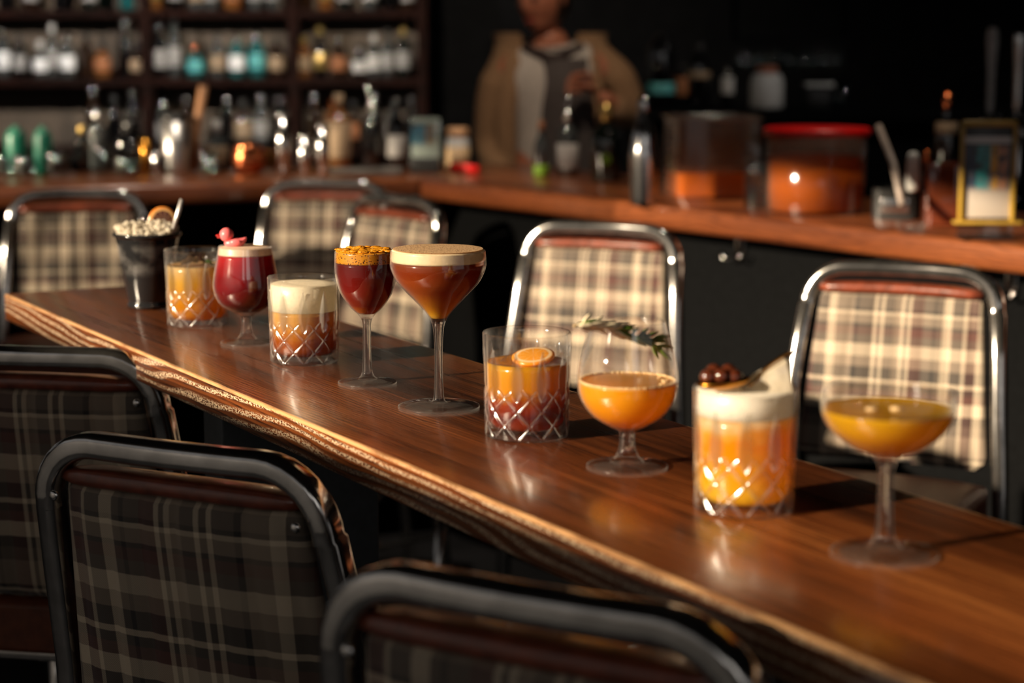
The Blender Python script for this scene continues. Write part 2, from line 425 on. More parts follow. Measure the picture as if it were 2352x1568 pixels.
def make_stool():
    t = thing('bar_stool', 'x', 'stool')
    link('back_frame', sweep(hoop_path(), rrect(.025, .030, .009)), DARKCHROME, t, auto=40)
    link('backrest', back_panel(bmesh.new()), PLAID, t)
    tp = [Vector((x, .240+.009*(1-(x/.135)**2), 1.003+.003*(1-(x/.135)**2))) for x in [-.136+.272*k/16 for k in range(17)]]
    link('backrest_welt', sweep(tp, lambda f: rrect(.018*(1-.4*abs(2*f-1)**8), .038*(1-.4*abs(2*f-1)**8), .008*(1-.4*abs(2*f-1)**8)), up=Vector((0, 1, 0))), PIPING, t)
    for s in (-1, 1):
        link('rivet', ball((s*.137, .262, .985), .0055, sub=2, sc=(1, .6, 1)), CHROME, t)
    # seat
    bm = bmesh.new(); box(bm, (0, 0, .672), (.36, .37, .062))
    bmesh.ops.subdivide_edges(bm, edges=bm.edges[:], cuts=10, use_grid_fill=True)
    for v in bm.verts:
        x, y = v.co.x/.18, v.co.y/.185
        if v.co.z > .70: v.co.z += .020*(1-x**4)*(1-y**4)
        k = (abs(x)**5+abs(y)**5); 
        if k > 1: f = k**(-1/5.); v.co.x *= f**.8; v.co.y *= f**.8
    link('seat', bm, VINYL, t)
    link('seat_frame', rbox((0, 0, .635), (.34, .35, .018), .004), DARKCHROME, t)
    for s in (-1, 1):
        link('leg', sweep([Vector((s*.155, -.155, .63)), Vector((s*.178, -.185, .32)), Vector((s*.205, -.215, .01))], circ(.011)), DARKCHROME, t)
        link('foot_cap', lathe([(0, 0), (.014, 0), (.014, .022), (0, .022)], 14, c=(s*.206, -.217, 0)), RUBBER, t)
        link('stretcher', sweep([Vector((s*.183, -.19, .28)), Vector((s*.198, .20, .28))], circ(.008)), DARKCHROME, t)
    link('footrest', sweep([Vector((-.183, -.192, .28)), Vector((.183, -.192, .28))], circ(.009)), DARKCHROME, t)
    return t
stool = make_stool()
used = [False]
def place_stool(px, py, deg, near, label, group, dz=0):
    """px, py: where the top of the hoop stands; deg: turn of the back from square-on"""
    p = at(px, py, TOP+dz)
    a = -radians(deg)+(pi if near else 0)
    off = Vector((0, .255, 0)); off.rotate(Matrix.Rotation(a, 3, 'Z'))
    loc = (p.x-off.x, p.y-off.y, 0)
    if not used[0]:
        used[0] = True; stool.location = loc; stool.rotation_euler = (0, 0, a); stool['label'] = label; stool['group'] = group; return stool
    o = dup(stool, loc, a, label, group); o.scale = (1, 1, (TOP+dz)/TOP); return o
GN, GF = 'stools on the near side of the ledge', 'stools between the ledge and the bar'
place_stool(66, 793, 10, True, 'chrome plaid-backed bar stool at the left frame edge, cut off by it', GN)
place_stool(398, 1012, 27, True, 'near chrome bar stool, whole plaid back in shadow, middle of the near row', GN)
place_stool(1208, 1338, 31, True, 'nearest bar stool, blurred chrome hoop rising from the bottom edge', GN, .022)
place_stool(2078, 600, 25, False, 'sunlit plaid bar stool behind the golden coupe, rightmost of the far row', GF)
place_stool(1386, 508, 23, False, 'sunlit plaid bar stool behind the snifter with rosemary', GF)
place_stool(752, 411, 8, False, 'plaid bar stool in front of the bar, behind the red goblet drink', GF)
place_stool(918, 447, 48, False, 'bar stool turned sideways behind the nick and nora glass', GF)
place_stool(178, 434, -8, False, 'blurred plaid bar stool beyond the far left end of the ledge', GF)

# ------------------------------------------------------------------ glassware
def stem_glass(name, label, px, py, foot_r, prof, fill, liquid_mat, foam=None, foam_mat=None, stem_to=None, foot_to=None, wall=.0011, seg=72, rim=None, extra=None):
    """prof: outer (r, z) of stem and bowl from the foot up; stem_to = z where the bowl begins; fill = (z0, z1); foam = (z0, z1)"""
    t = thing(name, label, 'drink', at(px, py))
    P = smoothp(prof, 7)
    foot = [(0, .0006), (foot_r*.6, .0002), (foot_r-.001, .0), (foot_r, .0010), (foot_r-.0008, .0022), (foot_r*.7, .0034), (foot_r*.4, .0052)]
    lo = [p for p in P if p[1] < stem_to]; hi = [p for p in P if p[1] >= stem_to-1e-9]
    fz = foot_to
    foot2 = [p for p in lo if p[1] < fz]; st = [p for p in lo if p[1] >= fz]
    link('foot', lathe(smoothp(foot, 4)+foot2+st[:1], seg), GL_STEM, t)
    link('stem', lathe(st+hi[:1], seg), GL_ROD, t)
    z0 = hi[0][1]+.004
    inner = [(max(0.0, r-wall), z) for r, z in hi if z > z0+.0015]
    bowl = hi+[(hi[-1][0]-wall*.5, hi[-1][1]+wall*.4)]+inner[::-1]+[(0, z0)]
    link('bowl', lathe(bowl, seg), GL_BOWL, t)
    def radius(z):
        for (r0, a), (r1, b) in zip(P, P[1:]):
            if a <= z <= b and b > a: return r0+(r1-r0)*(z-a)/(b-a)-wall-.0002
        return P[-1][0]-wall-.0002
    zb, zt = max(fill[0], z0+.0012), fill[1]
    zs = [zb+(zt-zb)*k/22 for k in range(23)]
    men = [(radius(zt)-.0012, zt-.0004), (radius(zt)*.7, zt-.0008), (0, zt-.0008)]
    link('liquid', lathe([(0, zb-.0005)]+[(max(.001, radius(z)), z) for z in zs]+men, seg), liquid_mat, t)
    if foam:
        a, b = foam; zs = [a+(b-a)*k/6 for k in range(7)]
        rb = radius(b-.0005)
        top = [(rb-.002, b+.0006), (rb*.7, b+.0014), (rb*.35, b+.002), (0, b+.0022)] if foam_mat else []
        bmf = lathe([(0, a+.0002)]+[(radius(min(z, P[-1][1]-.0002)), z+.0001) for z in zs]+top, seg)
        if extra: extra(bmf, b)
        link('foam', bmf, foam_mat, t)
    return t

ROCKS_H = .098
_rd = [None]
def mark_cuts(me):
    R, H = _rd[0]; a = me.attributes.new('cut', 'FLOAT', 'POINT')
    for v in me.vertices:
        r = sqrt(v.co.x**2+v.co.y**2); z = v.co.z
        d = R(z)-r if .003 < z < .09 else 0
        a.data[v.index].value = min(1, max(0, d/.0015))**2 if d < .0024 else 0
def rocks_mesh():
    H, n = ROCKS_H, 10
    def R(z): return .0392+.0020*z/H
    def disp(a, z):
        if z > .088 or z < .001: return 0
        d = 0.0; q = a*n/(2*pi)
        if z < .052:
            e = min(1, (.052-z)/.004, (z-.001)/.002)
            for sgn in (-1, 1):
                f = (q+sgn*(z-.028)/.0262) % 1.0; f = min(f, 1-f)
                d = max(d, .0019*max(0, 1-f/.13)*e)
        if .036 < z < .086:
            f = (q+.5) % 1.0-.5; hw = .33*sin(pi*((z-.036)/.050)**.75)
            if hw > .02 and abs(f) < hw: d = max(d, .0020*(1-(f/hw)**2))
        return d
    outer = [(0, .0012), (.030, .0008), (.0365, 0)]+[(R(z), z) for z in [.0015+(H-.0025)*k/96 for k in range(97)]]+[(R(H)-.0007, H), (R(H)-.0018, H-.0005)]
    inner = [(R(z)-.0030, z) for z in [H-.002-(H-.015)*k/14 for k in range(15)]]+[(.0335, .0095), (.024, .0082), (0, .008)]
    bmv = lathe(outer, 288, disp=lambda a, z: disp(a, z))
    bmi = lathe([(R(H)-.0018, H-.0005)]+inner, 288, bmv)
    bmesh.ops.remove_doubles(bmv, verts=bmv.verts[:], dist=.00002)
    _rd[0] = (R, H)
    return bmv
def rocks_R(z): return .0392+.0020*z/ROCKS_H-.0032
_rm = [None]
def rocks(label, px, py, rot, fill, mat, foam=None, foam_mat=None, top_r=None, dome=0):
    t = thing('rocks_glass', label, 'drink', at(px, py), rot)
    if _rm[0] is None: o = link('tumbler', rocks_mesh(), GL_CUT, t); _rm[0] = o.data; mark_cuts(o.data)
    else:
        o = bpy.data.objects.new('tumbler', _rm[0]); COL.objects.link(o); o.parent = t
    zb, zt = fill
    zs = [zb+.002+(zt-zb-.002)*k/10 for k in range(11)]
    men = [(rocks_R(zt)-.001, zt-.0005), (rocks_R(zt)*.6, zt-.0007), (0, zt-.0007)]
    link('liquid', lathe([(0, zb), (.024, zb+.0003)]+[(rocks_R(z) if k else .032, z) for k, z in enumerate(zs)]+men, 64), mat, t)
    if foam:
        a, b = foam
        link('foam', lathe([(0, a), (rocks_R(a), a)]+[(rocks_R(z), z) for z in (a+(b-a)*.5, b-.001)]+[(rocks_R(b)-.0015, b), (rocks_R(b)*.6, b+dome*.6), (0, b+dome)], 64), foam_mat, t)
    return t
G = lambda r, g, b: lin(r, g, b)
C_CREAM = froth('cream_foam', lin(255, 244, 218))
# 1 dark julep tumbler
julepM = NT('frosted_black_metal'); _v = julepM.coords()
_n = julepM.n('TexNoise', {'Vector': _v, 'Scale': 38, 'Detail': 5}).outputs[0]
_z = julepM.n('SeparateXYZ', {0: julepM.n('TexCoord').outputs['Object']}).outputs[2]
_band = julepM.ramp(julepM.n('MapRange', {0: _z, 1: .0, 2: .1}).outputs[0], [(.45, (0, 0, 0, 1)), (.6, (1, 1, 1, 1)), (.85, (1, 1, 1, 1)), (.92, (0, 0, 0, 1))])
_f = julepM.math('MULTIPLY', julepM.ramp(_n, [(.42, (0, 0, 0, 1)), (.68, (1, 1, 1, 1))]), _band)
_c = julepM.mixc(_f, (.012, .012, .013, 1), (.10, .095, .09, 1))
_r = julepM.math('ADD', julepM.math('MULTIPLY', _f, .35), .12)
julep = julepM.done(julepM.n('BsdfPrincipled', {'Base Color': _c, 'Roughness': _r, 'Coat Weight': .2}).outputs[0])
t = thing('julep_cup', 'tall black julep cup heaped with crushed ice, farthest drink on the ledge', 'drink', at(343, 706))
H1 = .104
pr = smoothp([(.0285, .012), (.031, .025), (.0355, .055), (.0405, .085), (.0435, .098)], 5)
body = [(0, .001), (.027, .0005), (.0292, .002), (.0298, .005), (.0285, .008), (.0272, .0095)]+pr
link('cup_body', lathe(body+[(.0445, .0985), (.0462, .0995), (.0468, .1015), (.0460, .1035), (.0445, .104), (.043, .1025), (.042, .098), (.040, .085), (0, .080)], 72), julep, t)
icem = NT('crushed_ice'); _n = icem.n('TexNoise', {'Vector': icem.coords(), 'Scale': 150}).outputs[0]
_b = icem.n('Bump', {'Height': _n, 'Strength': .5, 'Distance': .002}).outputs[0]
_d = icem.mixs(.5, icem.n('BsdfDiffuse', {'Color': (.88, .80, .66, 1), 'Normal': _b}).outputs[0], icem.n('BsdfTranslucent', {'Color': (.9, .82, .68, 1)}).outputs[0])
ICE = icem.done(icem.mixs(.16, _d, icem.n('BsdfGlossy', {'Roughness': .08, 'Normal': _b}).outputs[0]))
bm = bmesh.new(); rnd = random.Random(3)
lathe([(0, .09), (.0425, .097), (.043, .1025), (.036, .107), (.022, .111), (0, .112)], 40, bm)
for k in range(150):
    r = .041*sqrt(rnd.random()); a = rnd.random()*2*pi; h = .103+.009*(1-(r/.043)**2)+.003*sin(a*2+1)
    M = Matrix.Rotation(rnd.random()*3, 3, Vector((rnd.random(), rnd.random(), rnd.random()+.1)).normalized())
    ball((r*cos(a), r*sin(a), h+rnd.random()*.004), .0045+.003*rnd.random(), bm, 1, (1, .8, .7), M)
tag(link('crushed_ice', bm, ICE, None, loc=at(343, 706), smooth=False), 'heap of crushed ice filling the black julep cup', 'ice', kind='stuff')

def citrus_wheel(r, th, rind, flesh, pith=(.78, .45, .16, 1)):
    t = NT('citrus_'+str(random.random())[2:5]); tc = t.n('TexCoord').outputs['Object']; s = t.n('SeparateXYZ', {0: tc})
    rad = t.math('SQRT', t.math('ADD', t.math('POWER', s.outputs[0], 2), t.math('POWER', s.outputs[1], 2)))
    ang = t.math('ARCTAN2', s.outputs[1], s.outputs[0])
    seg = t.math('ABSOLUTE', t.math('SINE', t.math('MULTIPLY', ang, 5)))
    mem = t.ramp(seg, [(.1, (1, 1, 1, 1)), (.2, (0, 0, 0, 1))])
    f = t.math('DIVIDE', rad, r)
    c = t.ramp(f, [(0, flesh), (.70, flesh), (.74, pith), (.86, pith), (.9, rind), (1, rind)])
    c = t.mixc(t.math('MULTIPLY', mem, .5), c, pith)
    d = t.mixs(.35, t.n('BsdfDiffuse', {'Color': c}).outputs[0], t.n('BsdfTranslucent', {'Color': c}).outputs[0])
    return t.done(t.mixs(.05, d, t.n('BsdfGlossy', {'Roughness': .25}).outputs[0]))
R = .0195
wm = citrus_wheel(R, .003, (.75, .25, .04, 1), (.10, .028, .012, 1))
p0 = at(343, 706)
o = tag(link('dried_orange_slice', lathe([(0, -.0014), (R*.8, -.0016), (R, -.001), (R+.0004, 0), (R, .001), (R*.8, .0016), (0, .0014)], 48), wm),
        'dried orange wheel standing in the crushed ice of the black cup', 'garnish')
o.location = deep(374, 507, 2.70); o.rotation_euler = (radians(82), 0, radians(14))
a, b = deep(394, 540, 2.655), deep(418, 458, 2.645)
tag(link('metal_straw', sweep([a, (a+b)/2, b], circ(.0031, 14)), plain('satin_straw', (.75, .72, .7, 1), .4, .7)), 'steel straw sticking up from the black julep cup', 'straw')

# 2 rocks amber with leaf
D_AMB = drink('amber_sour', [(0, G(225, 140, 15)), (.35, G(245, 165, 15)), (.7, G(255, 200, 70)), (1, G(255, 225, 165))], .01, .078, .25, .55)
r2 = rocks('cut rocks glass of amber drink with a dark leaf, second from the far end', 455, 745, .15, (.0083, .078), D_AMB)
LEAF = plain('dark_herb_leaf', lin(70, 52, 34), .5, 0, .4, 120, .3); LEAFG = plain('green_herb', lin(60, 92, 22), .5, 0, .4, 160, .3)
def leaf(name, L, Wd_, mat, loc, rot, label=None, cat=None, parent=None, fold=.25):
    bm = bmesh.new(); NU, NV = 14, 6; top = []
    for s in (1, -1):
        g = []
        for i in range(NU+1):
            u = i/NU; w_ = Wd_*sin(pi*u**.8)**.9*.5+.0002; row = []
            for j in range(NV+1):
                v = -1+2*j/NV; z = fold*w_*abs(v)+.004*sin(u*pi)+.0012*sin(u*20)*abs(v)+s*.0004*(1-abs(v)**3)
                row.append(bm.verts.new((u*L-L/2, v*w_, z)))
            g.append(row)
        for i in range(NU):
            for j in range(NV):
                f = (g[i][j], g[i+1][j], g[i+1][j+1], g[i][j+1]); bm.faces.new(f if s > 0 else f[::-1])
    bmesh.ops.remove_doubles(bm, verts=bm.verts[:], dist=.00005)
    o = link(name, bm, mat, parent, loc=loc); o.rotation_euler = rot
    if label: tag(o, label, cat)
    return o
leafT = leaf('herb_leaf', .036, .026, LEAF, at(455, 745)+Vector((-.002, -.006, .0795)), (.25, -.1, .3), 'dark wilted herb leaf floating on the amber rocks drink', 'garnish')
leaf('leaflet', .016, .009, LEAFG, (.016, -.008, -.0008), (0, 0, -.6), parent=leafT, label='small green leaflet')

# 3 goblet, red
D_RED = drink('red_sour', [(0, G(90, 8, 14)), (.5, G(140, 14, 22)), (1, G(205, 40, 45))], .04, .112, .08, .5, mottled=.5)
PF = froth('pale_pink_foam', lin(248, 222, 196))
gob = stem_glass('goblet', 'stemmed goblet of red drink with foam and a pink toy duck', 567, 787, .0315,
    [(.0130, .0045), (.0085, .010), (.0062, .018), (.0060, .028), (.0095, .0345), (.020, .040), (.033, .050), (.0392, .066), (.0388, .080), (.0355, .098), (.0318, .118)],
    (.036, .108), D_RED, (.1082, .1165), PF, stem_to=.034, foot_to=.012)
# duck
DUCK = NT('pink_rubber'); _d = DUCK.n('BsdfPrincipled', {'Base Color': (.80, .16, .17, 1), 'Roughness': .3, 'Subsurface Weight': .3, 'Subsurface Radius': (.01, .005, .004), 'Subsurface Scale': .5})
DUCK = DUCK.done(_d.outputs[0])
BILL = plain('red_rubber', lin(170, 22, 22), .3)
gp = at(567, 787)
dk = thing('toy_duck', 'tiny pink toy duck floating on the foam of the red goblet', 'toy', (gp.x-.0125, gp.y-.004, gp.z+.1185), radians(185))
bm = bmesh.new()
for v in bmesh.ops.create_icosphere(bm, subdivisions=4, radius=1)['verts']:
    x, y, z = v.co
    tail = max(0, -x)**3
    v.co = Vector((x*.0135-.002, y*.0085*(1-.3*tail), z*.0065+.0035+tail*.006))
link('body', bm, DUCK, dk)
link('head', ball((.0085, 0, .0138), .0085), DUCK, dk)
for s in (-1, 1):
    link('wing', ball((-.003, s*.0082, .005), .0058, sc=(1.1, .4, .7)), DUCK, dk)
    link('eye', ball((.0130, s*.0058, .0158), .0014, sub=2, sc=(1, .8, 1)), plain('dark_eye', (.08, .02, .015, 1), .3), dk)
bm = ball((.0178, 0, .0130), .0036, sc=(1.1, 1.1, .4)); ball((.0172, 0, .0106), .0030, bm, sc=(1.0, 1, .4))
link('bill', bm, BILL, dk)

# 4 rocks cream over amber
D_4 = drink('coffee_amber', [(0, G(140, 60, 10)), (.35, G(180, 90, 20)), (.6, G(230, 155, 60)), (1, G(245, 195, 115))], .01, .060, .15, .5, mottled=.5)
rocks('cut rocks glass of amber drink under a thick cream layer, fourth from the far end', 700, 829, .4, (.0083, .0595), D_4, (.0597, .090), C_CREAM, dome=.001)

# 5 nick and nora
D_5 = drink('deep_red_amber', [(0, G(255, 170, 40)), (.08, G(240, 130, 30)), (.2, G(165, 40, 12)), (.5, G(150, 26, 14)), (1, G(105, 12, 8))], .073, .135, .12, .62)
F_5 = froth('golden_froth', lin(222, 150, 34), lin(70, 24, 8), .62, 420)
def blobs(bmf, b):
    rr = random.Random(8)
    for k in range(70):
        r = .029*sqrt(rr.random()); a = rr.random()*6.28
        ball((r*cos(a), r*sin(a), b+.0012+.0008*rr.random()), .002+.003*rr.random(), bmf, 2, (1.2, .9, .32))
    ball((-.006, .004, b+.0015), .0062, bmf, 3, (1.1, .9, .65))
stem_glass('nick_and_nora_glass', 'slim stemmed glass of deep red drink with bubbly golden froth', 844, 879, .0315,
    [(.0110, .0045), (.0070, .0085), (.0052, .016), (.0044, .035), (.0043, .055), (.0050, .066), (.0085, .0735), (.018, .083), (.0275, .097), (.0325, .113), (.0338, .126), (.0333, .142)],
    (.073, .1305), D_5, (.1307, .1425), F_5, stem_to=.070, foot_to=.011, extra=blobs)
# 6 coupe
D_6 = drink('burnt_orange', [(0, G(255, 200, 40)), (.18, G(240, 160, 15)), (.5, G(205, 95, 10)), (.85, G(165, 62, 12)), (1, G(150, 70, 30))], .09, .146, .1, .6)
F_6 = froth('beige_foam_dusted', lin(216, 182, 140), lin(96, 46, 22), .62, 420)
F_6b = froth('beige_foam', lin(252, 230, 190))
c6 = stem_glass('coupe_glass', 'tall coupe of burnt orange drink with a dusted beige foam, centre of the row', 1008, 934, .0408,
    [(.0088, .0045), (.0060, .0075), (.0048, .016), (.0040, .040), (.0042, .060), (.0052, .078), (.0078, .088), (.0145, .098), (.0275, .112), (.0405, .126), (.0470, .139), (.0478, .148), (.0472, .158)],
    (.090, .1475), D_6, (.1477, .1583), F_6b, stem_to=.0845, foot_to=.009)
link('spice_dusting', lathe([(.0448, .1600), (.030, .1606), (0, .1612), (0, .1609), (.030, .1603), (.0448, .1597)], 72), F_6, c6)
# 7 rocks orange with slice
D_7 = drink('orange_negroni', [(0, G(170, 60, 12)), (.2, G(110, 18, 6)), (.35, G(170, 60, 10)), (.55, G(250, 165, 15)), (1, G(255, 195, 50))], .01, .078, .1, .6, mottled=.25)
rocks('cut rocks glass shading from dark red to orange with an orange slice, beside the snifter', 1210, 999, .05, (.0083, .0705), D_7)
gp7 = at(1210, 999)
CLEARICE = glass('clear_ice', .35, (.98, .93, .85, 1), .12, 1.3)
tag(link('ice_sphere', ball((0, 0, 0), .0235, sub=4, sc=(1, 1, .8)), CLEARICE, None, loc=gp7+Vector((-.006, .004, .0585))), 'large clear ice ball rising out of the orange rocks drink', 'ice')
ORM = citrus_wheel(.020, .004, (.9, .33, .02, 1), (.95, .40, .03, 1), (1, .78, .45, 1))
R = .020
o = tag(link('orange_slice', lathe([(0, -.0018), (R*.85, -.002), (R, -.001), (R, .001), (R*.85, .002), (0, .0018)], 48), ORM), 'bright orange slice lying on the ice of the cut rocks glass', 'garnish')
o.location = gp7+Vector((.006, -.006, .0755)); o.rotation_euler = (radians(11), radians(-9), .3)

# 8 snifter
D_8 = drink('orange_sour', [(0, G(250, 155, 5)), (.5, G(255, 178, 8)), (.93, G(255, 185, 30)), (1, G(255, 215, 150))], .036, .076, 0, .62)
stem_glass('snifter_glass', 'snifter of bright orange drink with a rosemary sprig across its rim', 1440, 1071, .0350,
    [(.0150, .0045), (.0105, .009), (.0075, .016), (.0066, .024), (.0075, .0315), (.017, .0365), (.031, .0455), (.0405, .059), (.0434, .074), (.0415, .092), (.0360, .112), (.0318, .1275)],
    (.034, .0755), D_8, stem_to=.030, foot_to=.012)
gp8 = at(1440, 1071)
FR8 = froth('bubble_ring', lin(255, 224, 170))
o8 = [x for x in COL.objects if x.name.startswith('snifter_glass')][0]
# thin ring of bubbles where the drink meets the bowl
bm = bmesh.new(); rr = random.Random(5)
for k in range(150):
    a = 2*pi*k/150; r = .0405+.0008*rr.random(); ball((r*cos(a), r*sin(a), .0758), .0009+.0006*rr.random(), bm, 1)
for k in range(14):
    a = -.9+.11*k*rr.random(); r = .030+.006*rr.random(); ball((r*cos(a+.3), r*sin(a+.3), .0757), .0010+.001*rr.random(), bm, 1, (1, 1, .5))
link('bubble_ring', bm, FR8, o8)
# rosemary
ROSG = plain('rosemary_green', lin(92, 122, 34), .5, 0, .2, 200, .3); ROSP = plain('rosemary_frosted', lin(240, 224, 190), .55, 0, .2, 200, .15)
STEMM = plain('rosemary_stem', lin(150, 120, 70), .6)
rs = thing('rosemary_sprig', 'rosemary sprig lying across the rim of the snifter', 'garnish')
A, Bp = deep(1318, 748, 1.60), deep(1520, 800, 1.685)
Cp = deep(1410, 738, 1.635)
path = []
for k in range(17):
    t_ = k/16; path.append(A*(1-t_)**2+Cp*2*t_*(1-t_)+Bp*t_*t_)
link('stem', sweep(path, lambda f: circ(.0011*(1-.5*f), 8)), STEMM, rs)
rr = random.Random(12)
for k in range(58):
    f = .02+.96*(k/57); i = min(15, int(f*16)); p = path[i].lerp(path[i+1], f*16-i); d = (path[i+1]-path[i]).normalized()
    n1 = Vector((0, 0, 1)); side = d.cross(n1).normalized(); ang = rr.random()*2*pi
    rad = side*cos(ang)+n1*sin(ang)*.8
    ln = .017+.010*rr.random()
    q = p+(d*(1.35 if f < .9 else 1.6)+rad*(.50 if rr.random() < .75 else .95)).normalized()*ln
    mid = p.lerp(q, .5)+rad*.001
    sec = lambda g: [(x*(.35+1.0*sin(pi*min(1, g*.9+.1))), y*(.35+1.0*sin(pi*min(1, g*.9+.1)))) for x, y in circ(.00135, 6)]
    link('needle', sweep([p, p.lerp(mid, .5), mid, mid.lerp(q, .5), q], sec), ROSP if (rr.random() < .85 and f < .5) else ROSG, rs)

# 9 rocks orange with foam
D_9 = drink('apricot_sour', [(0, G(255, 215, 40)), (.3, G(255, 190, 12)), (.75, G(255, 165, 10)), (.86, G(255, 190, 70)), (1, G(255, 230, 180))], .01, .075, 0, .62, mottled=.55)
F_9 = froth('ivory_foam', lin(255, 250, 235))
rocks('cut rocks glass of bright apricot drink topped with foam, cherries and ice, second nearest', 1708, 1168, .2, (.0083, .077), D_9, (.0772, .0965), F_9, dome=.0008)
gp9 = at(1708, 1168)
# ice block leaning out of the foam
bm = bmesh.new()
vs = [(-.020, -.014, -.004), (.022, -.014, -.004), (.022, .014, -.004), (-.020, .014, -.004), (-.019, -.012, .004), (.0155, -.012, .0245), (.0155, .011, .0245), (-.018, .011, .003)]
V = [bm.verts.new(v) for v in vs]
for f in ((0, 3, 2, 1), (4, 5, 6, 7), (0, 1, 5, 4), (1, 2, 6, 5), (2, 3, 7, 6), (3, 0, 4, 7)): bm.faces.new([V[i] for i in f])
bevel(bm, .002, 2)
WICE = NT('cloudy_ice'); _n = WICE.n('TexNoise', {'Vector': WICE.coords(), 'Scale': 90, 'Detail': 4}).outputs[0]
_c = WICE.ramp(_n, [(.3, lin(190, 175, 150)), (.7, lin(252, 242, 220))])
_d = WICE.mixs(.5, WICE.n('BsdfDiffuse', {'Color': _c}).outputs[0], WICE.n('BsdfTranslucent', {'Color': _c}).outputs[0])
WICE = WICE.done(WICE.mixs(.1, _d, WICE.n('BsdfGlossy', {'Roughness': .1}).outputs[0]))
tag(link('ice_block', bm, WICE, None, loc=gp9+Vector((.0145, -.004, .0975))), 'cloudy wedge of ice rising out of the apricot drink', 'ice')
# bronze spoon pick and cherries
sp = thing('cocktail_spoon', 'small bronze cocktail spoon holding cherries across the apricot drink', 'spoon')
pA, pB, pC = gp9+Vector((.000, -.021, .1025)), gp9+Vector((.012, -.013, .1135)), gp9+Vector((.035, -.006, .1270))
hp = [pA, pA.lerp(pB, .5)+Vector((0, 0, -.0015)), pB, pB.lerp(pC, .5)+Vector((0, 0, .0012)), pC, pC+Vector((.003, .001, .0005))]
hp = [Vector(q) for q in smoothp([tuple(v) for v in hp], 5)]
link('handle', sweep(hp, lambda f: rrect(.0028+.0038*f**1.5, .0016+.0008*f, .0007, 2), up=Vector((-.4, 0, 1))), BRASS, sp)
bm = bmesh.new()
for k in range(2):
    s = 1 if k else .93
    rings = []
    for i in range(9):
        th_ = pi/2*i/8; r = sin(th_)
        rings.append([bm.verts.new((r*.0215*s*cos(a)-.0, r*.013*s*sin(a), -.0075*s*cos(th_)+.0004*k)) for a in [2*pi*j/32 for j in range(32)]])
    for a_, b_ in zip(rings, rings[1:]):
        for j in range(32): bm.faces.new((a_[j], a_[(j+1) % 32], b_[(j+1) % 32], b_[j]))
    if k == 0: r0 = rings[-1]
    else:
        for j in range(32): bm.faces.new((r0[j], r0[(j+1) % 32], rings[-1][(j+1) % 32], rings[-1][j]))
bo = link('spoon_bowl', bm, BRASS, sp); bo.location = gp9+Vector((-.0200, -.021, .1065)); bo.rotation_euler = (0, -.10, .08)
CHERRY = NT('dark_cherry'); CHERRY = CHERRY.done(CHERRY.n('BsdfPrincipled', {'Base Color': (.06, .014, .006, 1), 'Roughness': .12, 'Coat Weight': 1, 'Subsurface Weight': .2, 'Subsurface Scale': .004}).outputs[0])
ch = [(-.0315, -.021, .1095), (-.0215, -.023, .1105), (-.0115, -.021, .1095), (-.0265, -.014, .1125), (-.0155, -.0145, .1125)]
for k, c in enumerate(ch):
    w_ = ['at the left tip of the bronze spoon', 'in the front middle of the bronze spoon', 'nearest the ice on the bronze spoon', 'behind, upper left on the bronze spoon', 'behind, upper right on the bronze spoon'][k]
    tag(link('cherry', ball((0, 0, 0), .0068, sub=3, sc=(1, 1, .9)), CHERRY, loc=gp9+Vector(c)), 'dark glossy cherry '+w_, 'cherry', 'cherries on the bronze spoon')

# 10 coupe, golden
D_10 = drink('golden_clear', [(0, G(235, 150, 5)), (.5, G(255, 190, 5)), (1, G(255, 205, 15))], .075, .11, .3, .6)
stem_glass('champagne_coupe', 'wide champagne coupe of golden drink, nearest to the camera on the right', 2030, 1271, .0385,
    [(.0140, .0045), (.0095, .009), (.0068, .017), (.0057, .035), (.0055, .055), (.0064, .066), (.012, .0725), (.027, .0795), (.0400, .0900), (.0465, .1010), (.0478, .1100), (.0474, .1185)],
    (.072, .1065), D_10, stem_to=.064, foot_to=.013)
gp10 = at(2030, 1271)
for k, (dx, dy) in enumerate(((-.012, 0), (.006, .002))):
    tag(link('floating_bubble', ball((0, 0, 0), .0042, sub=3, sc=(1, 1, .35)), FR8, loc=gp10+Vector((dx, dy, .1062))), ('left' if k == 0 else 'right')+' pale froth spot floating on the golden coupe drink', 'froth')

# ------------------------------------------------------------------ main bar
BAR = 1.03
P = [at(2352, 565, BAR), at(963, 410, BAR), at(0, 432, BAR)]
dR = (P[0]-P[1]).normalized(); dL = (P[2]-P[1]).normalized()
R0 = P[1]+dR*3.6; Lf = P[1]+dL*2.4
nR = Vector((-dR.y, dR.x, 0)); nR = nR if nR.y > 0 else -nR
nL = Vector((-dL.y, dL.x, 0)); nL = nL if nL.y > 0 else -nL
def meet(a, d, b, e):
    det = d.x*(-e.y)+e.x*d.y; k = ((b.x-a.x)*(-e.y)+e.x*(b.y-a.y))/det; return a+d*k
def offs(q): return meet(R0+nR*q, dR, Lf+nL*q, dL)
D = .56
poly = [R0, P[1], Lf, Lf+nL*D, offs(D), R0+nR*D]
bar = thing('bar_counter', 'long angled bar counter with an oak top behind the stools', 'bar')
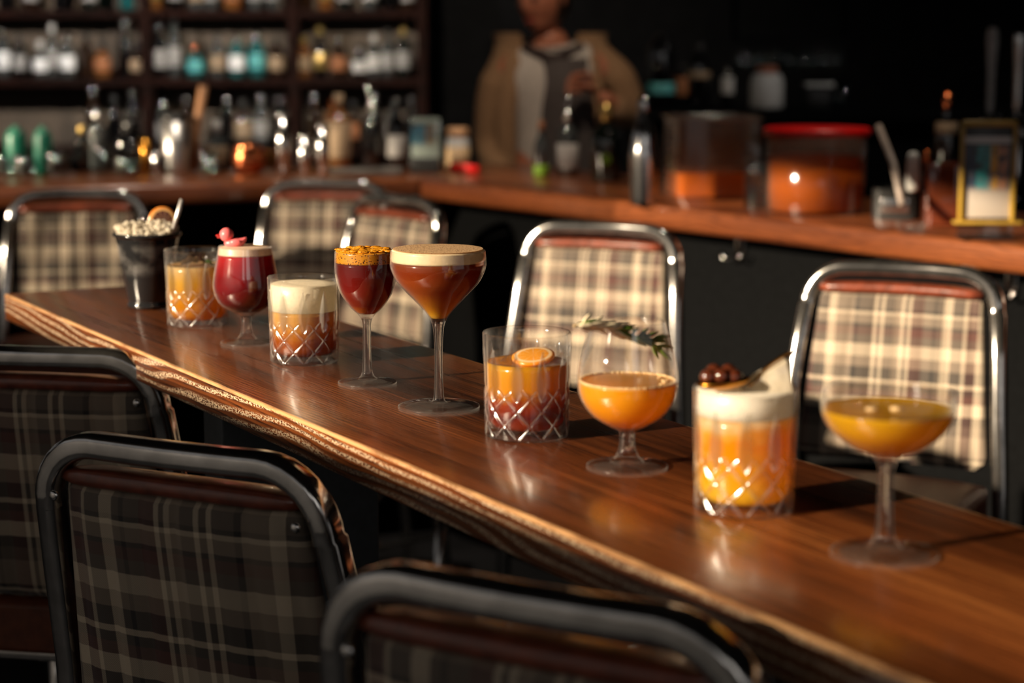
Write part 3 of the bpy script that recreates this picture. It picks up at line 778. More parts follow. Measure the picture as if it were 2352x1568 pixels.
# two oak tops mitred at the corner, each with its own grain direction
def slab(a, b, c, d, name, mat, z0, z1, bev=.006):
    ux = (b-a).normalized(); ang = math.atan2(ux.y, ux.x); M = Matrix.Rotation(-ang, 4, 'Z')
    org = (a+b)/2; pl = [M @ (q-org) for q in (a, b, c, d)]
    bm = prism([(q.x, q.y) for q in pl], z0, z1)
    if bev: bevel(bm, bev, 3)
    o = link(name, bm, mat, bar); o.location = (org.x, org.y, 0); o.rotation_euler = (0, 0, ang); return o
slab(R0, P[1], offs(D), R0+nR*D, 'bar_top', OAKBAR, BAR-.055, BAR, .012)
slab(P[1], Lf, Lf+nL*D, offs(D), 'bar_top', OAKBAR, BAR-.055, BAR, .012)
q = .13
slab(R0+nR*q, offs(q), offs(.30), R0+nR*.30, 'bar_front', BLACK, .0, BAR-.056, 0)
slab(offs(q), Lf+nL*q, Lf+nL*.30, offs(.30), 'bar_front', BLACK, .0, BAR-.056, 0)
def hook(px, py, label):
    p = at(px, py, .93); t = thing('bag_hook', label, 'hook', (p.x, p.y, .93))
    rz = math.atan2(nR.y, nR.x)-pi/2; t.rotation_euler = (0, 0, rz)
    link('plate', rbox((0, .02, .0), (.03, .006, .06), .002), CHROME, t)
    for s in (-1, 1):
        link('prong', sweep([Vector((0, .016, -.01)), Vector((s*.012, -.004, -.026)), Vector((s*.026, -.012, -.024)), Vector((s*.034, -.014, -.006))], circ(.0035)), CHROME, t)
def hook_at(px, label):
    # hooks hang on the black front, just under the oak top
    k = [i/400*3.2 for i in range(400)]
    best = min(k, key=lambda s_: abs(proj(P[1]+dR*s_+nR*(q-.02))[0]-px)); p = P[1]+dR*best+nR*(q-.022)
    t = thing('bag_hook', label, 'hook', (p.x, p.y, .935)); t.rotation_euler = (0, 0, math.atan2(dR.y, dR.x))
    link('plate', rbox((0, .016, .0), (.03, .008, .06), .002), CHROME, t)
    for s in (-1, 1):
        link('prong', sweep([Vector((0, .012, -.01)), Vector((s*.012, -.004, -.026)), Vector((s*.026, -.012, -.024)), Vector((s*.034, -.014, -.006))], circ(.0035)), CHROME, t)
def proj(p):
    d = p-Vector((0, 0, CAMZ)); Z = d.y*cos(PITCH)-(-d.z)*-sin(PITCH); Z = d.y*cos(PITCH)-d.z*sin(PITCH)
    up = d.y*sin(PITCH)+d.z*cos(PITCH); return (1176+d.x/Z*FPX, 784-up/Z*FPX)
hook_at(1690, 'double chrome bag hook under the bar top, between the two right stools')
hook_at(2318, 'double chrome bag hook under the bar top at the right frame edge')

# ------------------------------------------------------------------ bottles and bar ware
def gm(name, col, rough=.06):
    if name in _plain: return _plain[name]
    t = NT(name)
    p = t.n('BsdfPrincipled', {'Base Color': col, 'Roughness': rough, 'Coat Weight': 1, 'Coat Roughness': .07, 'Coat IOR': 2.3})
    a = t.mixs(.45, p.outputs[0], t.n('BsdfTransparent', {'Color': tuple(min(1, c*2.2+.15) for c in col[:3])+(1,)}).outputs[0])
    _plain[name] = t.done(a); return _plain[name]
G_DARK = gm('dark_green_glass', (.012, .020, .016, 1)); G_BRN = gm('brown_glass', (.035, .016, .008, 1)); G_CLR = gm('clear_glass_body', (.09, .10, .10, 1))
G_TEAL = gm('teal_glass', (.02, .17, .18, 1)); G_AMB = gm('amber_glass', (.30, .12, .03, 1)); G_BLK = gm('black_glass', (.006, .006, .007, 1))
GMS = dict(d=G_DARK, b=G_BRN, c=G_CLR, t=G_TEAL, a=G_AMB, k=G_BLK)
PAP = {'w': plain('white_paper', (.55, .54, .52, 1), .7), 'W': plain('bright_white_paper', (.85, .86, .86, 1), .6), 't': plain('tan_paper', (.34, .24, .15, 1), .7), 'o': plain('orange_paper', (.32, .12, .045, 1), .7),
       'e': plain('teal_paper', (.10, .42, .43, 1), .6), 'g': plain('grey_paper', (.32, .31, .30, 1), .7), 'y': plain('gold_foil', (.6, .42, .14, 1), .3, .8),
       'k': plain('black_plastic', (.015, .015, .015, 1), .35), 's': STEEL, 'c': COPPER, 'r': plain('red_plastic', lin(215, 20, 18), .35), 'n': plain('green_paper', lin(110, 150, 30), .6)}
_b = {}
def bottle_parts(h, r, kind, gl, lab, cap):
    key = (round(h, 3), round(r, 3), kind)
    if key not in _b:
        if kind == 'wine': pr = [(0, .004), (r*.8, 0), (r, .004), (r, h*.58), (r*.93, h*.65), (r*.5, h*.74), (r*.36, h*.80), (r*.34, h*.96), (r*.40, h*.965), (r*.40, h*.985), (0, h*.985)]
        elif kind == 'spirit': pr = [(0, .004), (r*.85, 0), (r, .005), (r, h*.62), (r*.96, h*.67), (r*.55, h*.735), (r*.36, h*.77), (r*.34, h*.93), (0, h*.93)]
        elif kind == 'squat': pr = [(0, .004), (r*.85, 0), (r, .005), (r*1.02, h*.50), (r*.9, h*.62), (r*.42, h*.70), (r*.38, h*.86), (0, h*.86)]
        else: pr = [(0, .004), (r*.9, 0), (r, .003), (r, h*.80), (r*.9, h*.86), (r*.5, h*.90), (r*.48, h*.95), (0, h*.95)]
        o = link('bottle_glass', lathe(pr, 24), G_CLR); _b[key] = o.data; bpy.data.objects.remove(o)
    return _b[key]
_lm = {}
def bottle(label, loc, h, r, kind='spirit', gl='c', lab='w', cap='k', group=None, lz=(.18, .50), spout=False):
    t = thing('bottle', label, 'bottle', loc, random.random()*6, group)
    me = bottle_parts(h, r, kind, gl, lab, cap).copy(); me.materials.clear(); me.materials.append(GMS[gl])
    o = bpy.data.objects.new('bottle_glass', me); COL.objects.link(o); o.parent = t
    if lab: link('paper_label', lathe([(r+.0006, h*lz[0]), (r+.0012, h*lz[0]+.001), (r+.0012, h*lz[1]-.001), (r+.0006, h*lz[1])], 24), PAP[lab], t)
    ct = {'wine': .985, 'spirit': .93, 'squat': .86}.get(kind, .95)
    link('cap', lathe([(r*.38, h*ct-.035*h/.3), (r*.42, h*ct-.034*h/.3), (r*.42, h*ct+.002+(.02 if kind == 'squat' else .008)), (0, h*ct+.002+(.02 if kind == 'squat' else .008))], 18), PAP[cap], t)
    if spout: link('pour_spout', sweep([Vector((0, 0, h*ct)), Vector((.001, 0, h*ct+.03)), Vector((.012, 0, h*ct+.058))], lambda f: circ(.006-.003*f, 10)), STEEL, t)
    return t
ORD = ['first', 'second', 'third', 'fourth', 'fifth', 'sixth', 'seventh', 'eighth', 'ninth', 'tenth', 'eleventh', 'twelfth']
CN = {'d': 'dark green glass', 'b': 'brown glass', 'c': 'clear glass', 't': 'teal glass', 'a': 'amber glass', 'k': 'black glass'}
LN = {'w': 'white', 'W': 'bright white', 't': 'tan', 'o': 'orange-brown', 'e': 'teal', 'g': 'grey', 'y': 'gold', None: 'no'}
# shelf unit
SZ = 9.0
def shz(py): return deep(0, py, SZ).z
xs0, xs1 = deep(-260, 180, SZ).x, deep(985, 180, SZ).x
YF, YB = 8.98, 9.24
shelf = thing('shelf_unit', 'tall dark red-brown wooden back-bar shelving full of bottles', 'shelf')
def shb(name, c, s, mat=SHELFWOOD):
    o = link(name, rbox((0, 0, 0), s, .003), mat, shelf, smooth=False); o.location = c; return o
S1, S2, S3, S4 = shz(178), shz(23), shz(338), shz(-130)
for z in (S4, S2, S1, S3, .62, .32):
    shb('shelf_board', ((xs0+xs1)/2, (YF+YB)/2, z-.018), (xs1-xs0, YB-YF, .036))
for px in (-250, 345, 680, 972):
    x = deep(px, 180, SZ).x; shb('upright', (x, (YF+YB)/2-.006, 1.0), (.045, YB-YF+.012, 2.0))
def srow(py, items, z, where, grp):
    bays = [(-999, 345), (345, 680), (680, 972)]; bn = ['left', 'middle', 'right']; cnt = [0, 0, 0]
    for (px, h, r, kind, gl, lab, cap) in items:
        b = 0 if px < 345 else (1 if px < 680 else 2); cnt[b] += 1
        p = deep(px, py, SZ)
        bottle('%s bottle, %s label, %s from left, %s bay, %s shelf' % (CN[gl], LN[lab], ORD[cnt[b]-1], bn[b], where), (p.x, YF+.07, z), h, r, kind, gl, lab, cap, grp)
srow(178, [(12, .235, .033, 'spirit', 'c', 'W', 's'), (50, .20, .030, 'spirit', 'k', 'g', 's'), (98, .17, .034, 'squat', 'c', 'W', 'w'), (126, .235, .028, 'wine', 'c', 'g', 'w'),
  (160, .20, .034, 'spirit', 'c', 'W', 's'), (205, .21, .034, 'spirit', 'b', None, 'k'), (240, .17, .036, 'squat', 'a', 'o', 'k'), (292, .265, .032, 'wine', 'k', None, 's'), (318, .16, .034, 'squat', 'b', 't', 'k'),
  (372, .25, .032, 'spirit', 'k', 'g', 's'), (405, .28, .030, 'wine', 'c', 'g', 's'), (452, .155, .038, 'squat', 't', 'e', 'c'), (503, .205, .034, 'spirit', 'c', 't', 's'),
  (547, .20, .036, 'spirit', 't', 'W', 's'), (593, .215, .036, 'spirit', 't', 'e', 's'), (637, .19, .036, 'spirit', 'b', 't', 'k'),
  (700, .19, .034, 'spirit', 'a', 't', 'y'), (738, .225, .030, 'wine', 'k', 'y', 'y'), (780, .19, .036, 'spirit', 'b', 'o', 's'), (828, .15, .036, 'squat', 'k', 'w', 's'),
  (860, .20, .030, 'spirit', 'c', 'w', 'w'), (892, .22, .030, 'wine', 'c', 'g', 'k'), (928, .235, .030, 'spirit', 'd', 'g', 'y')], S1, 'middle', 'bottles on the middle shelf')
srow(23, [(25, .24, .034, 'wine', 'k', None, 'k'), (80, .22, .034, 'spirit', 'b', 'g', 'k'), (150, .24, .034, 'spirit', 'k', None, 'k'), (215, .22, .034, 'wine', 'd', 'g', 's'), (300, .24, .034, 'spirit', 't', None, 's'),
  (362, .24, .034, 'spirit', 'a', 'y', 'y'), (410, .25, .032, 'wine', 'k', 'g', 's'), (458, .22, .036, 'spirit', 'c', 't', 's'), (492, .24, .030, 'spirit', 'c', 'g', 's'), (540, .22, .040, 'squat', 'a', 'o', 'k'),
  (592, .24, .034, 'spirit', 'c', 'g', 's'), (632, .25, .030, 'wine', 'c', 'g', 's'),
  (706, .24, .034, 'spirit', 'b', None, 's'), (752, .25, .032, 'wine', 'a', 'y', 'y'), (795, .23, .034, 'spirit', 'd', 'g', 's'), (852, .25, .034, 'spirit', 'c', 'w', 's'), (900, .24, .032, 'wine', 'k', None, 'k'), (938, .22, .032, 'spirit', 'b', 'g', 's')],
  S2, 'upper', 'bottles on the upper shelf')
srow(338, [(215, .27, .034, 'wine', 'b', None, 's'), (262, .24, .034, 'spirit', 'k', None, 'k'), (305, .26, .034, 'wine', 'k', None, 's'), (375, .22, .036, 'spirit', 'c', 'g', 's'), (430, .24, .034, 'spirit', 'b', None, 's'),
  (520, .24, .034, 'spirit', 'k', None, 's'), (560, .23, .04, 'squat', 'b', 't', 'k'), (600, .24, .034, 'wine', 'c', 'g', 's'), (640, .24, .034, 'spirit', 'k', None, 's'),
  (722, .24, .034, 'wine', 'b', None, 's'), (765, .22, .036, 'spirit', 'a', 't', 'c'), (812, .22, .034, 'spirit', 'b', 'o', 'k'), (862, .24, .034, 'wine', 'k', None, 's'), (905, .22, .034, 'spirit', 'c', 'g', 's'), (945, .23, .032, 'wine', 'k', None, 's')],
  S3, 'lower', 'bottles on the lower shelf')

# ware on the left wing of the bar
def bat(px, py): return at(px, py, BAR)
def cup(name, label, cat, loc, h, r0, r1, mat, parts=(), thick=.0015, seg=32):
    t = thing(name, label, cat, loc)
    link('cup_wall' if not parts else parts, lathe([(0, .0005), (r0*.95, 0), (r0, .002), (r1, h-.001), (r1-.0008, h), (r1-thick, h-.001), (r0-thick, .004), (0, .004)], seg), mat, t); return t
GREENP = plain('green_plastic', lin(14, 96, 76), .4)
def squeeze(label, px, py, h, r):
    t = thing('plastic_bottle', label, 'bottle', bat(px, py))
    link('bottle_body', lathe([(0, 0), (r*.7, 0), (r*.8, .004), (r, h*.35), (r, h*.75), (r*.75, h*.9), (r*.42, h*.94), (0, h*.94)], 24), GREENP, t)
    link('cap', lathe([(r*.3, h*.935), (r*.3, h*.99), (r*.15, h), (0, h)], 16), GREENP, t)
squeeze('fat green plastic pour bottle near the left frame edge on the bar', 40, 398, .135, .030)
squeeze('slimmer green plastic pour bottle right of the fat green one', 102, 402, .137, .026)
def cup2(label, px, py, h, r, mat=GL_BOTTLE, name='glass_tumbler', cat='glass', grp=None, r1=None):
    t = thing(name, label, cat, bat(px, py), 0, grp); r1 = r1 or r*1.08
    link('tumbler', lathe([(0, .001), (r*.95, 0), (r, .002), (r1, h-.001), (r1-.0008, h), (r1-.002, h-.001), (r-.002, .010), (0, .010)], 32), mat, t); return t
WHG = plain('frosted_glassware', (.55, .55, .54, 1), .25, 0, 0, 40, .1, .5)
cup2('short clear tumbler on the bar left of the green bottles', 10, 401, .06, .030, grp=None); cup2('short clear tumbler between the two green bottles', 62, 403, .058, .032)
cup2('short bright tumbler right of the green bottles', 132, 402, .065, .034)
cup2('clear tumbler with a warm gleam beside the jigger', 237, 398, .085, .024)
cup2('low clear glass beside the brass jigger', 290, 401, .05, .034)
bottle('dark bottle with a gold cap behind the low tumblers', bat(190, 392), .13, .022, 'spirit', 'k', None, 'y')
bottle('clear spouted bottle above the warm tumbler', bat(226, 386), .17, .026, 'spirit', 'c', None, 's')
bottle('black bottle behind the steel shaker tin', bat(300, 386), .14, .05, 'squat', 'k', None, 'k')
def jigger(label, px, py, h, r, mat):
    t = thing('jigger', label, 'jigger', bat(px, py)); link('cups', lathe([(0, .002), (r, 0), (r*.45, h*.5), (r, h), (r-.001, h), (r*.4, h*.54), (0, h*.53)], 28), mat, t)
jigger('tall brass jigger left of the steel shaker tin', 334, 397, .095, .018, BRASS)
jigger('small bright steel jigger beside the brass one', 358, 399, .062, .017, STEEL)
BRSH = plain('satin_steel', (.66, .64, .62, 1), .38, 1)
t = thing('shaker_tin', 'wide satin steel shaker tin with a black lid on the bar', 'shaker', bat(405, 397))
link('tin', lathe([(0, 0), (.034, 0), (.036, .003), (.040, .150), (0, .150)], 36), BRSH, t)
link('lid', lathe([(.041, .149), (.042, .153), (.040, .166), (.02, .170), (0, .170)], 36), PAP['k'], t)
p = bat(440, 394)
tag(link('muddler', sweep([p+Vector((0, 0, .004)), p+Vector((.018, 0, .12)), p+Vector((.040, 0, .245))], lambda f: circ(.012+.003*abs(f-.5), 14)), plain('pale_wood', lin(170, 122, 84), .5)), 'pale wooden muddler leaning behind the steel tin', 'muddler')
bottle('clear bottle with a white cap and tan label right of the muddler', bat(500, 392), .145, .030, 'squat', 'c', 't', 'w')
cup2('cluster tumbler beside the copper mug', 480, 399, .065, .026)
t = thing('copper_mug', 'round hammered copper mug with a gleam on the bar', 'mug', bat(572, 398))
link('mug_body', lathe(smoothp([(0, .001), (.030, .001), (.044, .020), (.047, .045), (.040, .070), (.038, .078)], 5)+[(.0365, .078), (.038, .068), (.044, .045), (.028, .006), (0, .006)], 36), COPPER, t)
link('handle', sweep([Vector((.040, 0, .062)), Vector((.062, 0, .060)), Vector((.066, 0, .040)), Vector((.058, 0, .020)), Vector((.043, 0, .018))], circ(.0035, 8), up=Vector((0, 1, 0))), BRASS, t)
for px, h, r, lab in ((652, .165, .020, 'tallest narrow steel cylinder left of three on the bar'), (700, .105, .018, 'shortest narrow steel cylinder, middle of three on the bar'), (742, .135, .019, 'narrow steel cylinder, right of three on the bar')):
    t = thing('steel_cylinder', lab, 'shaker', bat(px, 401)); link('cylinder_wall', lathe([(0, 0), (r, 0), (r+.001, h), (r-.001, h), (r-.001, .004), (0, .004)], 28), STEEL, t); link('rim', lathe([(r, h), (r+.002, h+.001), (r+.002, h+.004), (r-.001, h+.004)], 28), STEEL, t)
bottle('tan labelled bottle behind the steel cylinders', bat(780, 388), .225, .034, 'spirit', 'a', 't', 't', lz=(.15, .62))
bottle('dark bottle with a shiny steel neck, right of the tan labelled one', bat(852, 387), .20, .032, 'spirit', 'k', None, 's', lz=(.1, .4), spout=True)
bottle('dark bottle standing close behind the menu card', bat(912, 388), .20, .028, 'wine', 'k', 'g', 'k')
MIRR = plain('chopping_board', (.06, .055, .05, 1), .3)
tag(link('cutting_board', rbox((0, 0, .008), (.24, .13, .016), .004), MIRR, loc=bat(830, 398)+Vector((0, 0, 0))), 'dark cutting board lying on the bar', 'board')
def card_mat(name, bands, dots):
    t = NT(name); s = t.n('SeparateXYZ', {0: t.n('TexCoord').outputs['Object']})
    c = t.ramp(t.n('MapRange', {0: s.outputs[2], 1: bands[0], 2: bands[1]}).outputs[0], bands[2])
    nz = t.n('TexNoise', {'Vector': t.coords(), 'Scale': dots[0], 'Detail': 2}).outputs['Color']
    msk = t.ramp(t.n('MapRange', {0: s.outputs[2], 1: bands[0], 2: bands[1]}).outputs[0], [(0, (0, 0, 0, 1)), (.28, (0, 0, 0, 1)), (.36, (1, 1, 1, 1)), (.76, (1, 1, 1, 1)), (.8, (0, 0, 0, 1))])
    cc = t.n('MapRange', {0: s.outputs[0], 1: -dots[1], 2: dots[1]}).outputs[0]
    col = t.ramp(cc, dots[2], 'CONSTANT')
    f = t.math('MULTIPLY', msk, t.ramp(t.n('SeparateColor', {0: nz}).outputs[0], [(.38, (0, 0, 0, 1)), (.5, (1, 1, 1, 1))]))
    c = t.mixc(f, c, col)
    return t.done(t.n('BsdfPrincipled', {'Base Color': c, 'Roughness': .35}).outputs[0])
pw = lin(225, 215, 205); pk = lin(32, 32, 34)
t = thing('menu_card', 'small pale menu card in a clear holder on a black block, at the bar corner', 'menu', bat(978, 397), -.05)
link('base_block', rbox((0, 0, .022), (.085, .06, .044), .003), PAP['k'], t)
cm = card_mat('small_menu_print', (.045, .16, [(0, pw), (.3, pw), (.5, lin(120, 140, 155)), (.8, pk), (.86, pw)]), (40, .045, [(0, lin(90, 150, 180)), (.5, lin(180, 120, 70)), (.8, pw)]))
link('card', rbox((0, 0, .10), (.082, .003, .112), .0008), cm, t)
link('holder', rbox((0, -.004, .10), (.090, .003, .120), .001), GL_BOTTLE, t)
t = thing('lidded_jar', 'cream filled glass jar with a copper lid beside the menu card', 'jar', bat(1052, 392))
link('jar_glass', lathe([(0, 0), (.030, 0), (.033, .004), (.033, .092), (.027, .098), (.027, .102)], 32), WHG, t)
link('cream_contents', lathe([(0, .004), (.0335, .006), (.0338, .07), (0, .07)], 32), plain('cream_filling', lin(200, 170, 130), .6), t)
link('lid', lathe([(.031, .099), (.032, .101), (.032, .122), (.028, .125), (0, .125)], 32), plain('tan_lid', lin(205, 160, 120), .4, .3), t)
p = bat(1068, 396)
t = thing('bar_peeler', 'bright red handled bar tool lying on the bar corner', 'tool', p)
t.rotation_euler = (0, 0, -.5)
link('handle', sweep([Vector((-.045, 0, .012)), Vector((0, 0, .014)), Vector((.045, 0, .010))], rrect(.020, .012, .005)), PAP['r'], t)
link('blade', rbox((-.07, 0, .01), (.05, .018, .002), .0008), STEEL, t)

# ware on the right wing
def scale_at(p): return (p-Vector((0, 0, CAMZ))).y/FPX
bottle('small yellow-green bottle with an orange cap, left of the spouted bottle', bat(1243, 404), .145, .020, 'wine', 'c', 'n', 'o', lz=(.02, .22))
bottle('tall clear bottle with a steel spout and white label before the bartender', bat(1303, 402), .185, .030, 'spirit', 'c', 'w', 's', spout=True, lz=(.1, .48))
t = bottle('dark green bottle with a gold cap and lime green label on the bar', bat(1392, 415), .215, .040, 'squat', 'd', None, 'y')
link('round_sticker', lathe([(0, 0), (.014, .0002), (.015, 0)], 24), PAP['n'], t, loc=(0, 0, 0))
st = [c for c in t.children if c.name.startswith('round_sticker')][0]; t.rotation_euler = (0, 0, 0); st.rotation_euler = (pi/2, 0, 0); st.location = (-.004, -.0405, .06)
t = thing('steel_cocktail_shaker', 'tall polished steel cocktail shaker, tapering to a narrow top, on the bar', 'shaker', bat(1477, 468))
link('body', lathe(smoothp([(.026, 0), (.029, .004), (.032, .06), (.033, .11), (.030, .135)], 5), 36), STEEL, t)
link('shoulder', lathe(smoothp([(.030, .135), (.026, .165), (.019, .19), (.013, .215)], 5), 36), STEEL, t)
link('cap', lathe(smoothp([(.014, .214), (.015, .222), (.0145, .238), (.009, .248), (.001, .250)], 4), 36), STEEL, t)
PLC = NT('clear_polycarbonate'); _h = PLC.mixs(.13, PLC.n('BsdfTransparent', {'Color': (.9, .88, .85, 1)}).outputs[0], PLC.n('BsdfTranslucent', {'Color': (.9, .85, .78, 1)}).outputs[0])
PLC = PLC.done(PLC.mixs(schlick(PLC, .06), _h, PLC.n('BsdfGlossy', {'Roughness': .12}).outputs[0]))
def liquor(name, a, b): return drink(name, [(0, a), (1, b)], 0, .2, .1, .35, mottled=.2)
TEA = liquor('orange_brown_syrup', lin(235, 120, 20), lin(250, 135, 30)); TEA2 = liquor('orange_punch', lin(225, 115, 35), lin(245, 130, 45))
p = bat(1632, 449); W_ = .205
t = thing('square_container', 'square clear container with a little orange syrup on the bar', 'container', p, .12)
def open_box(w, d, h, th):
    bm = bmesh.new(); sec = rrect(w, d, .02, 4); ins = rrect(w-2*th, d-2*th, .018, 4)
    R_ = [[bm.verts.new((x, y, z)) for x, y in s_] for s_, z in ((sec, 0), (sec, h), (ins, h), (ins, th))]
    m = len(sec)
    for A_, B_ in zip(R_, R_[1:]):
        for k in range(m): bm.faces.new((A_[k], A_[(k+1) % m], B_[(k+1) % m], B_[k]))
    bm.faces.new(R_[0][::-1]); bm.faces.new(R_[-1]); return bm
link('tub', open_box(W_, W_, .195, .003), PLC, t, auto=40)
bm = bmesh.new(); prism(rrect(W_-.009, W_-.009, .017, 4), .004, .062, bm); link('syrup', bm, TEA, t, auto=40)
link('rim', sweep([Vector((x, y, .193)) for x, y in rrect(W_+.006, W_+.006, .022, 4)], rrect(.008, .006, .002), up=Vector((0, 0, 1)), closed=True), PLC, t)
p = bat(1872, 487); W_ = .215
t = thing('round_container', 'large round container of orange punch with a bright red lid on the bar', 'container', p)
link('tub', lathe([(0, .001), (W_*.49, 0), (W_*.5, .004), (W_*.515, .178), (W_*.505, .178), (W_*.49, .006), (0, .006)], 64), PLC, t)
link('punch', lathe([(0, .007), (W_*.486, .007), (W_*.497, .125), (0, .125)], 64), TEA2, t)
link('lid', lathe([(W_*.50, .172), (W_*.545, .172), (W_*.55, .176), (W_*.55, .184), (W_*.52, .188), (0, .190)], 64), PAP['r'], t)
t = thing('water_bottle', 'clear ribbed water carafe between the two food containers', 'bottle', bat(1737, 478))
link('carafe_glass', lathe(smoothp([(.001, .001), (.026, .001), (.029, .01), (.030, .08), (.027, .095), (.028, .11), (.024, .15), (.017, .175), (.017, .19)], 4), 32), GL_BOTTLE, t)
link('water', lathe([(0, .003), (.027, .004), (.028, .075), (0, .075)], 32), glass('water', .3, (.8, .82, .82, 1)), t)
# bin with straws
p = bat(2060, 500)
t = thing('bar_caddy', 'black bar caddy right of the round container', 'caddy', p, -.3)
link('caddy_box', open_box(.10, .10, .065, .003), PAP['k'], t, auto=40)
link('front_plate', rbox((0, -.052, .03), (.06, .002, .03), .0008), STEEL, t)
a = deep(2072, 470, 3.95); b = deep(2018, 290, 4.1)
tag(link('paddle_straw', sweep([a, a.lerp(b, .45)+Vector((.004, 0, .01)), b], circ(.0075, 10)), plain('pale_plastic', lin(150, 135, 125), .5)), 'pale stirrer leaning out of the black caddy', 'stirrer')
tag(link('pale_brush', lathe(smoothp([(.001, 0), (.012, .004), (.014, .03), (.012, .07), (.008, .08), (.001, .082)], 4), 20), plain('white_plastic', lin(215, 215, 210), .4), loc=deep(2095, 440, 4.05)), 'white plastic handled tool standing in the black caddy', 'tool')
bottle('tall copper capped bottle behind the black caddy', bat(2137, 470)+Vector((.08, .22, 0)), .245, .026, 'wine', 'k', 't', 'c', lz=(.62, .74))
bottle('small bottle with a copper cap in front of the tall one', bat(2125, 500)+Vector((.02, .1, 0)), .13, .018, 'wine', 'c', None, 'c')
RBX = gm('red_brown_acrylic', (.22, .05, .02, 1))
tag(link('napkin_box', rbox((0, 0, .065), (.10, .08, .13), .004), RBX, loc=bat(2175, 520)+Vector((.01, .03, 0))), 'red-brown napkin box beside the menu stand', 'box')
t = thing('glass_ashtray', 'low clear glass dish sparkling at the bar edge', 'dish', bat(2092, 533))
link('dish', lathe([(0, .002), (.022, 0), (.026, .004), (.030, .020), (.027, .020), (.023, .008), (0, .007)], 28), GL_STEM, t)
YEL = plain('yellow_acrylic', lin(165, 132, 48), .4, 0, 0, 40, .1)
ps = bat(2262, 549)
t = thing('menu_stand', 'upright menu stand with a yellow frame at the right end of the bar', 'menu', ps, -.05)
u = ps.y/FPX*1.0
Wm, Hm = 128*u, 272*u
cm = card_mat('menu_print', (Hm*.18, Hm*.96, [(0, lin(178, 168, 158)), (.26, lin(178, 168, 158)), (.38, lin(120, 115, 120)), (.5, lin(70, 75, 85)), (.72, pk), (.80, pk), (.805, lin(190, 190, 190)), (.88, lin(190, 190, 190)), (.885, pk), (1, pk)]),
    (60, Wm*.5, [(0, lin(60, 70, 90)), (.3, lin(50, 140, 145)), (.55, lin(200, 150, 40)), (.68, lin(180, 130, 100)), (.85, lin(90, 100, 110))]))
link('menu_card', rbox((0, 0, Hm*.57), (Wm*.84, .002, Hm*.78), .0006), cm, t)
link('acrylic_panel', rbox((0, .004, Hm*.5), (Wm, .004, Hm), .0015), GL_BOTTLE, t)
for s in (-1, 1): link('frame_side', rbox((s*Wm*.46, -.003, Hm*.57), (Wm*.08, .010, Hm*.86), .002), YEL, t)
link('frame_top', rbox((0, -.003, Hm*.975), (Wm, .010, Hm*.05), .002), YEL, t)
link('frame_shelf', rbox((0, -.018, Hm*.15), (Wm*1.22, .03, Hm*.025), .002), YEL, t)
link('foot', rbox((0, .004, .004), (Wm, .05, .008), .002), GL_BOTTLE, t)

# dark back bar on the right
BZ = 6.9; cz = deep(1800, 252, BZ).z
bbx0, bbx1 = deep(1440, 252, BZ).x, deep(2500, 252, BZ).x; byy = deep(1800, 252, BZ).y
bb = thing('back_counter', 'black back counter behind the right wing of the bar', 'counter')
link('counter_top', rbox(((bbx0+bbx1)/2, byy+.2, cz-.02), (bbx1-bbx0, .5, .04), .004), BLACK, bb, smooth=False)
link('cabinet', rbox(((bbx0+bbx1)/2, byy+.22, (cz-.042)/2), (bbx1-bbx0-.04, .42, cz-.042), .004), BLACK, bb, smooth=False)
def bbp(px): q_ = deep(px, 252, BZ); return Vector((q_.x, q_.y+.1, cz))
bottle('tall black bottle with a teal label, first on the dark back counter', bbp(1523), .27, .048, 'box', 'k', 'e', 's', lz=(.20, .34))
bottle('bottle with a glowing copper label on the dark back counter', bbp(1572), .16, .022, 'spirit', 'k', 'o', 'k', lz=(.3, .7))
bottle('bottle with a round tan label on the dark back counter', bbp(1610), .24, .040, 'spirit', 'k', 't', 'k', lz=(.45, .55))
bottle('small bottle with a white label, left of the large jar', bbp(1677), .15, .022, 'spirit', 'k', 'w', 's', lz=(.35, .75))
t = thing('storage_jar', 'large frosted jar with a copper lid on the dark back counter', 'jar', bbp(1768))
link('jar_glass', lathe([(0, 0), (.055, 0), (.062, .01), (.060, .10), (.048, .125), (0, .125)], 36), WHG, t)
link('lid', lathe([(.034, .124), (.036, .127), (.036, .150), (0, .152)], 32), plain('copper_lid', lin(150, 82, 56), .4), t)
t = thing('small_scale', 'pale topped metal bar scale on the dark back counter', 'scale', bbp(1888))
link('pan', rbox((0, 0, .085), (.10, .10, .014), .004), WHG, t); link('base', rbox((0, 0, .04), (.08, .08, .076), .004), PAP['k'], t)
cup2('stacked', 1, 400, .01, .01) if False else None
t = thing('mixing_glass', 'dim clear mixing glass right of the small scale', 'glass', bbp(1938)); link('tumbler', lathe([(0, .001), (.028, 0), (.031, .003), (.033, .10), (.031, .10), (.029, .008), (0, .008)], 28), GL_BOTTLE, t)
rack = thing('glass_rack', 'dark overhead rack that the stemmed glasses hang from', 'rack')
RZ = 7.3; ra, rb_ = deep(1690, 92, RZ), deep(1945, 92, RZ)
for dy in (0, .09):
    link('rail', rbox(((ra.x+rb_.x)/2, ra.y+dy, ra.z), (rb_.x-ra.x, .012, .012), .002), BLACK, rack)
for s in (0, 1): link('hanger', rbox((ra.x+s*(rb_.x-ra.x), ra.y+.045, (ra.z+3.0)/2), (.012, .10, 3.0-ra.z), .002), BLACK, rack)
hg = thing('hanging_glass', 'x', 'glass')
link('glass_body', lathe([(.032, -.001), (.032, .001), (.004, .004), (.004, -.03), (.008, -.035), (.026, -.055), (.030, -.085), (.028, -.12), (.0268, -.12), (.0285, -.085), (.0245, -.056), (0, -.04)], 24), GL_BOTTLE, hg)
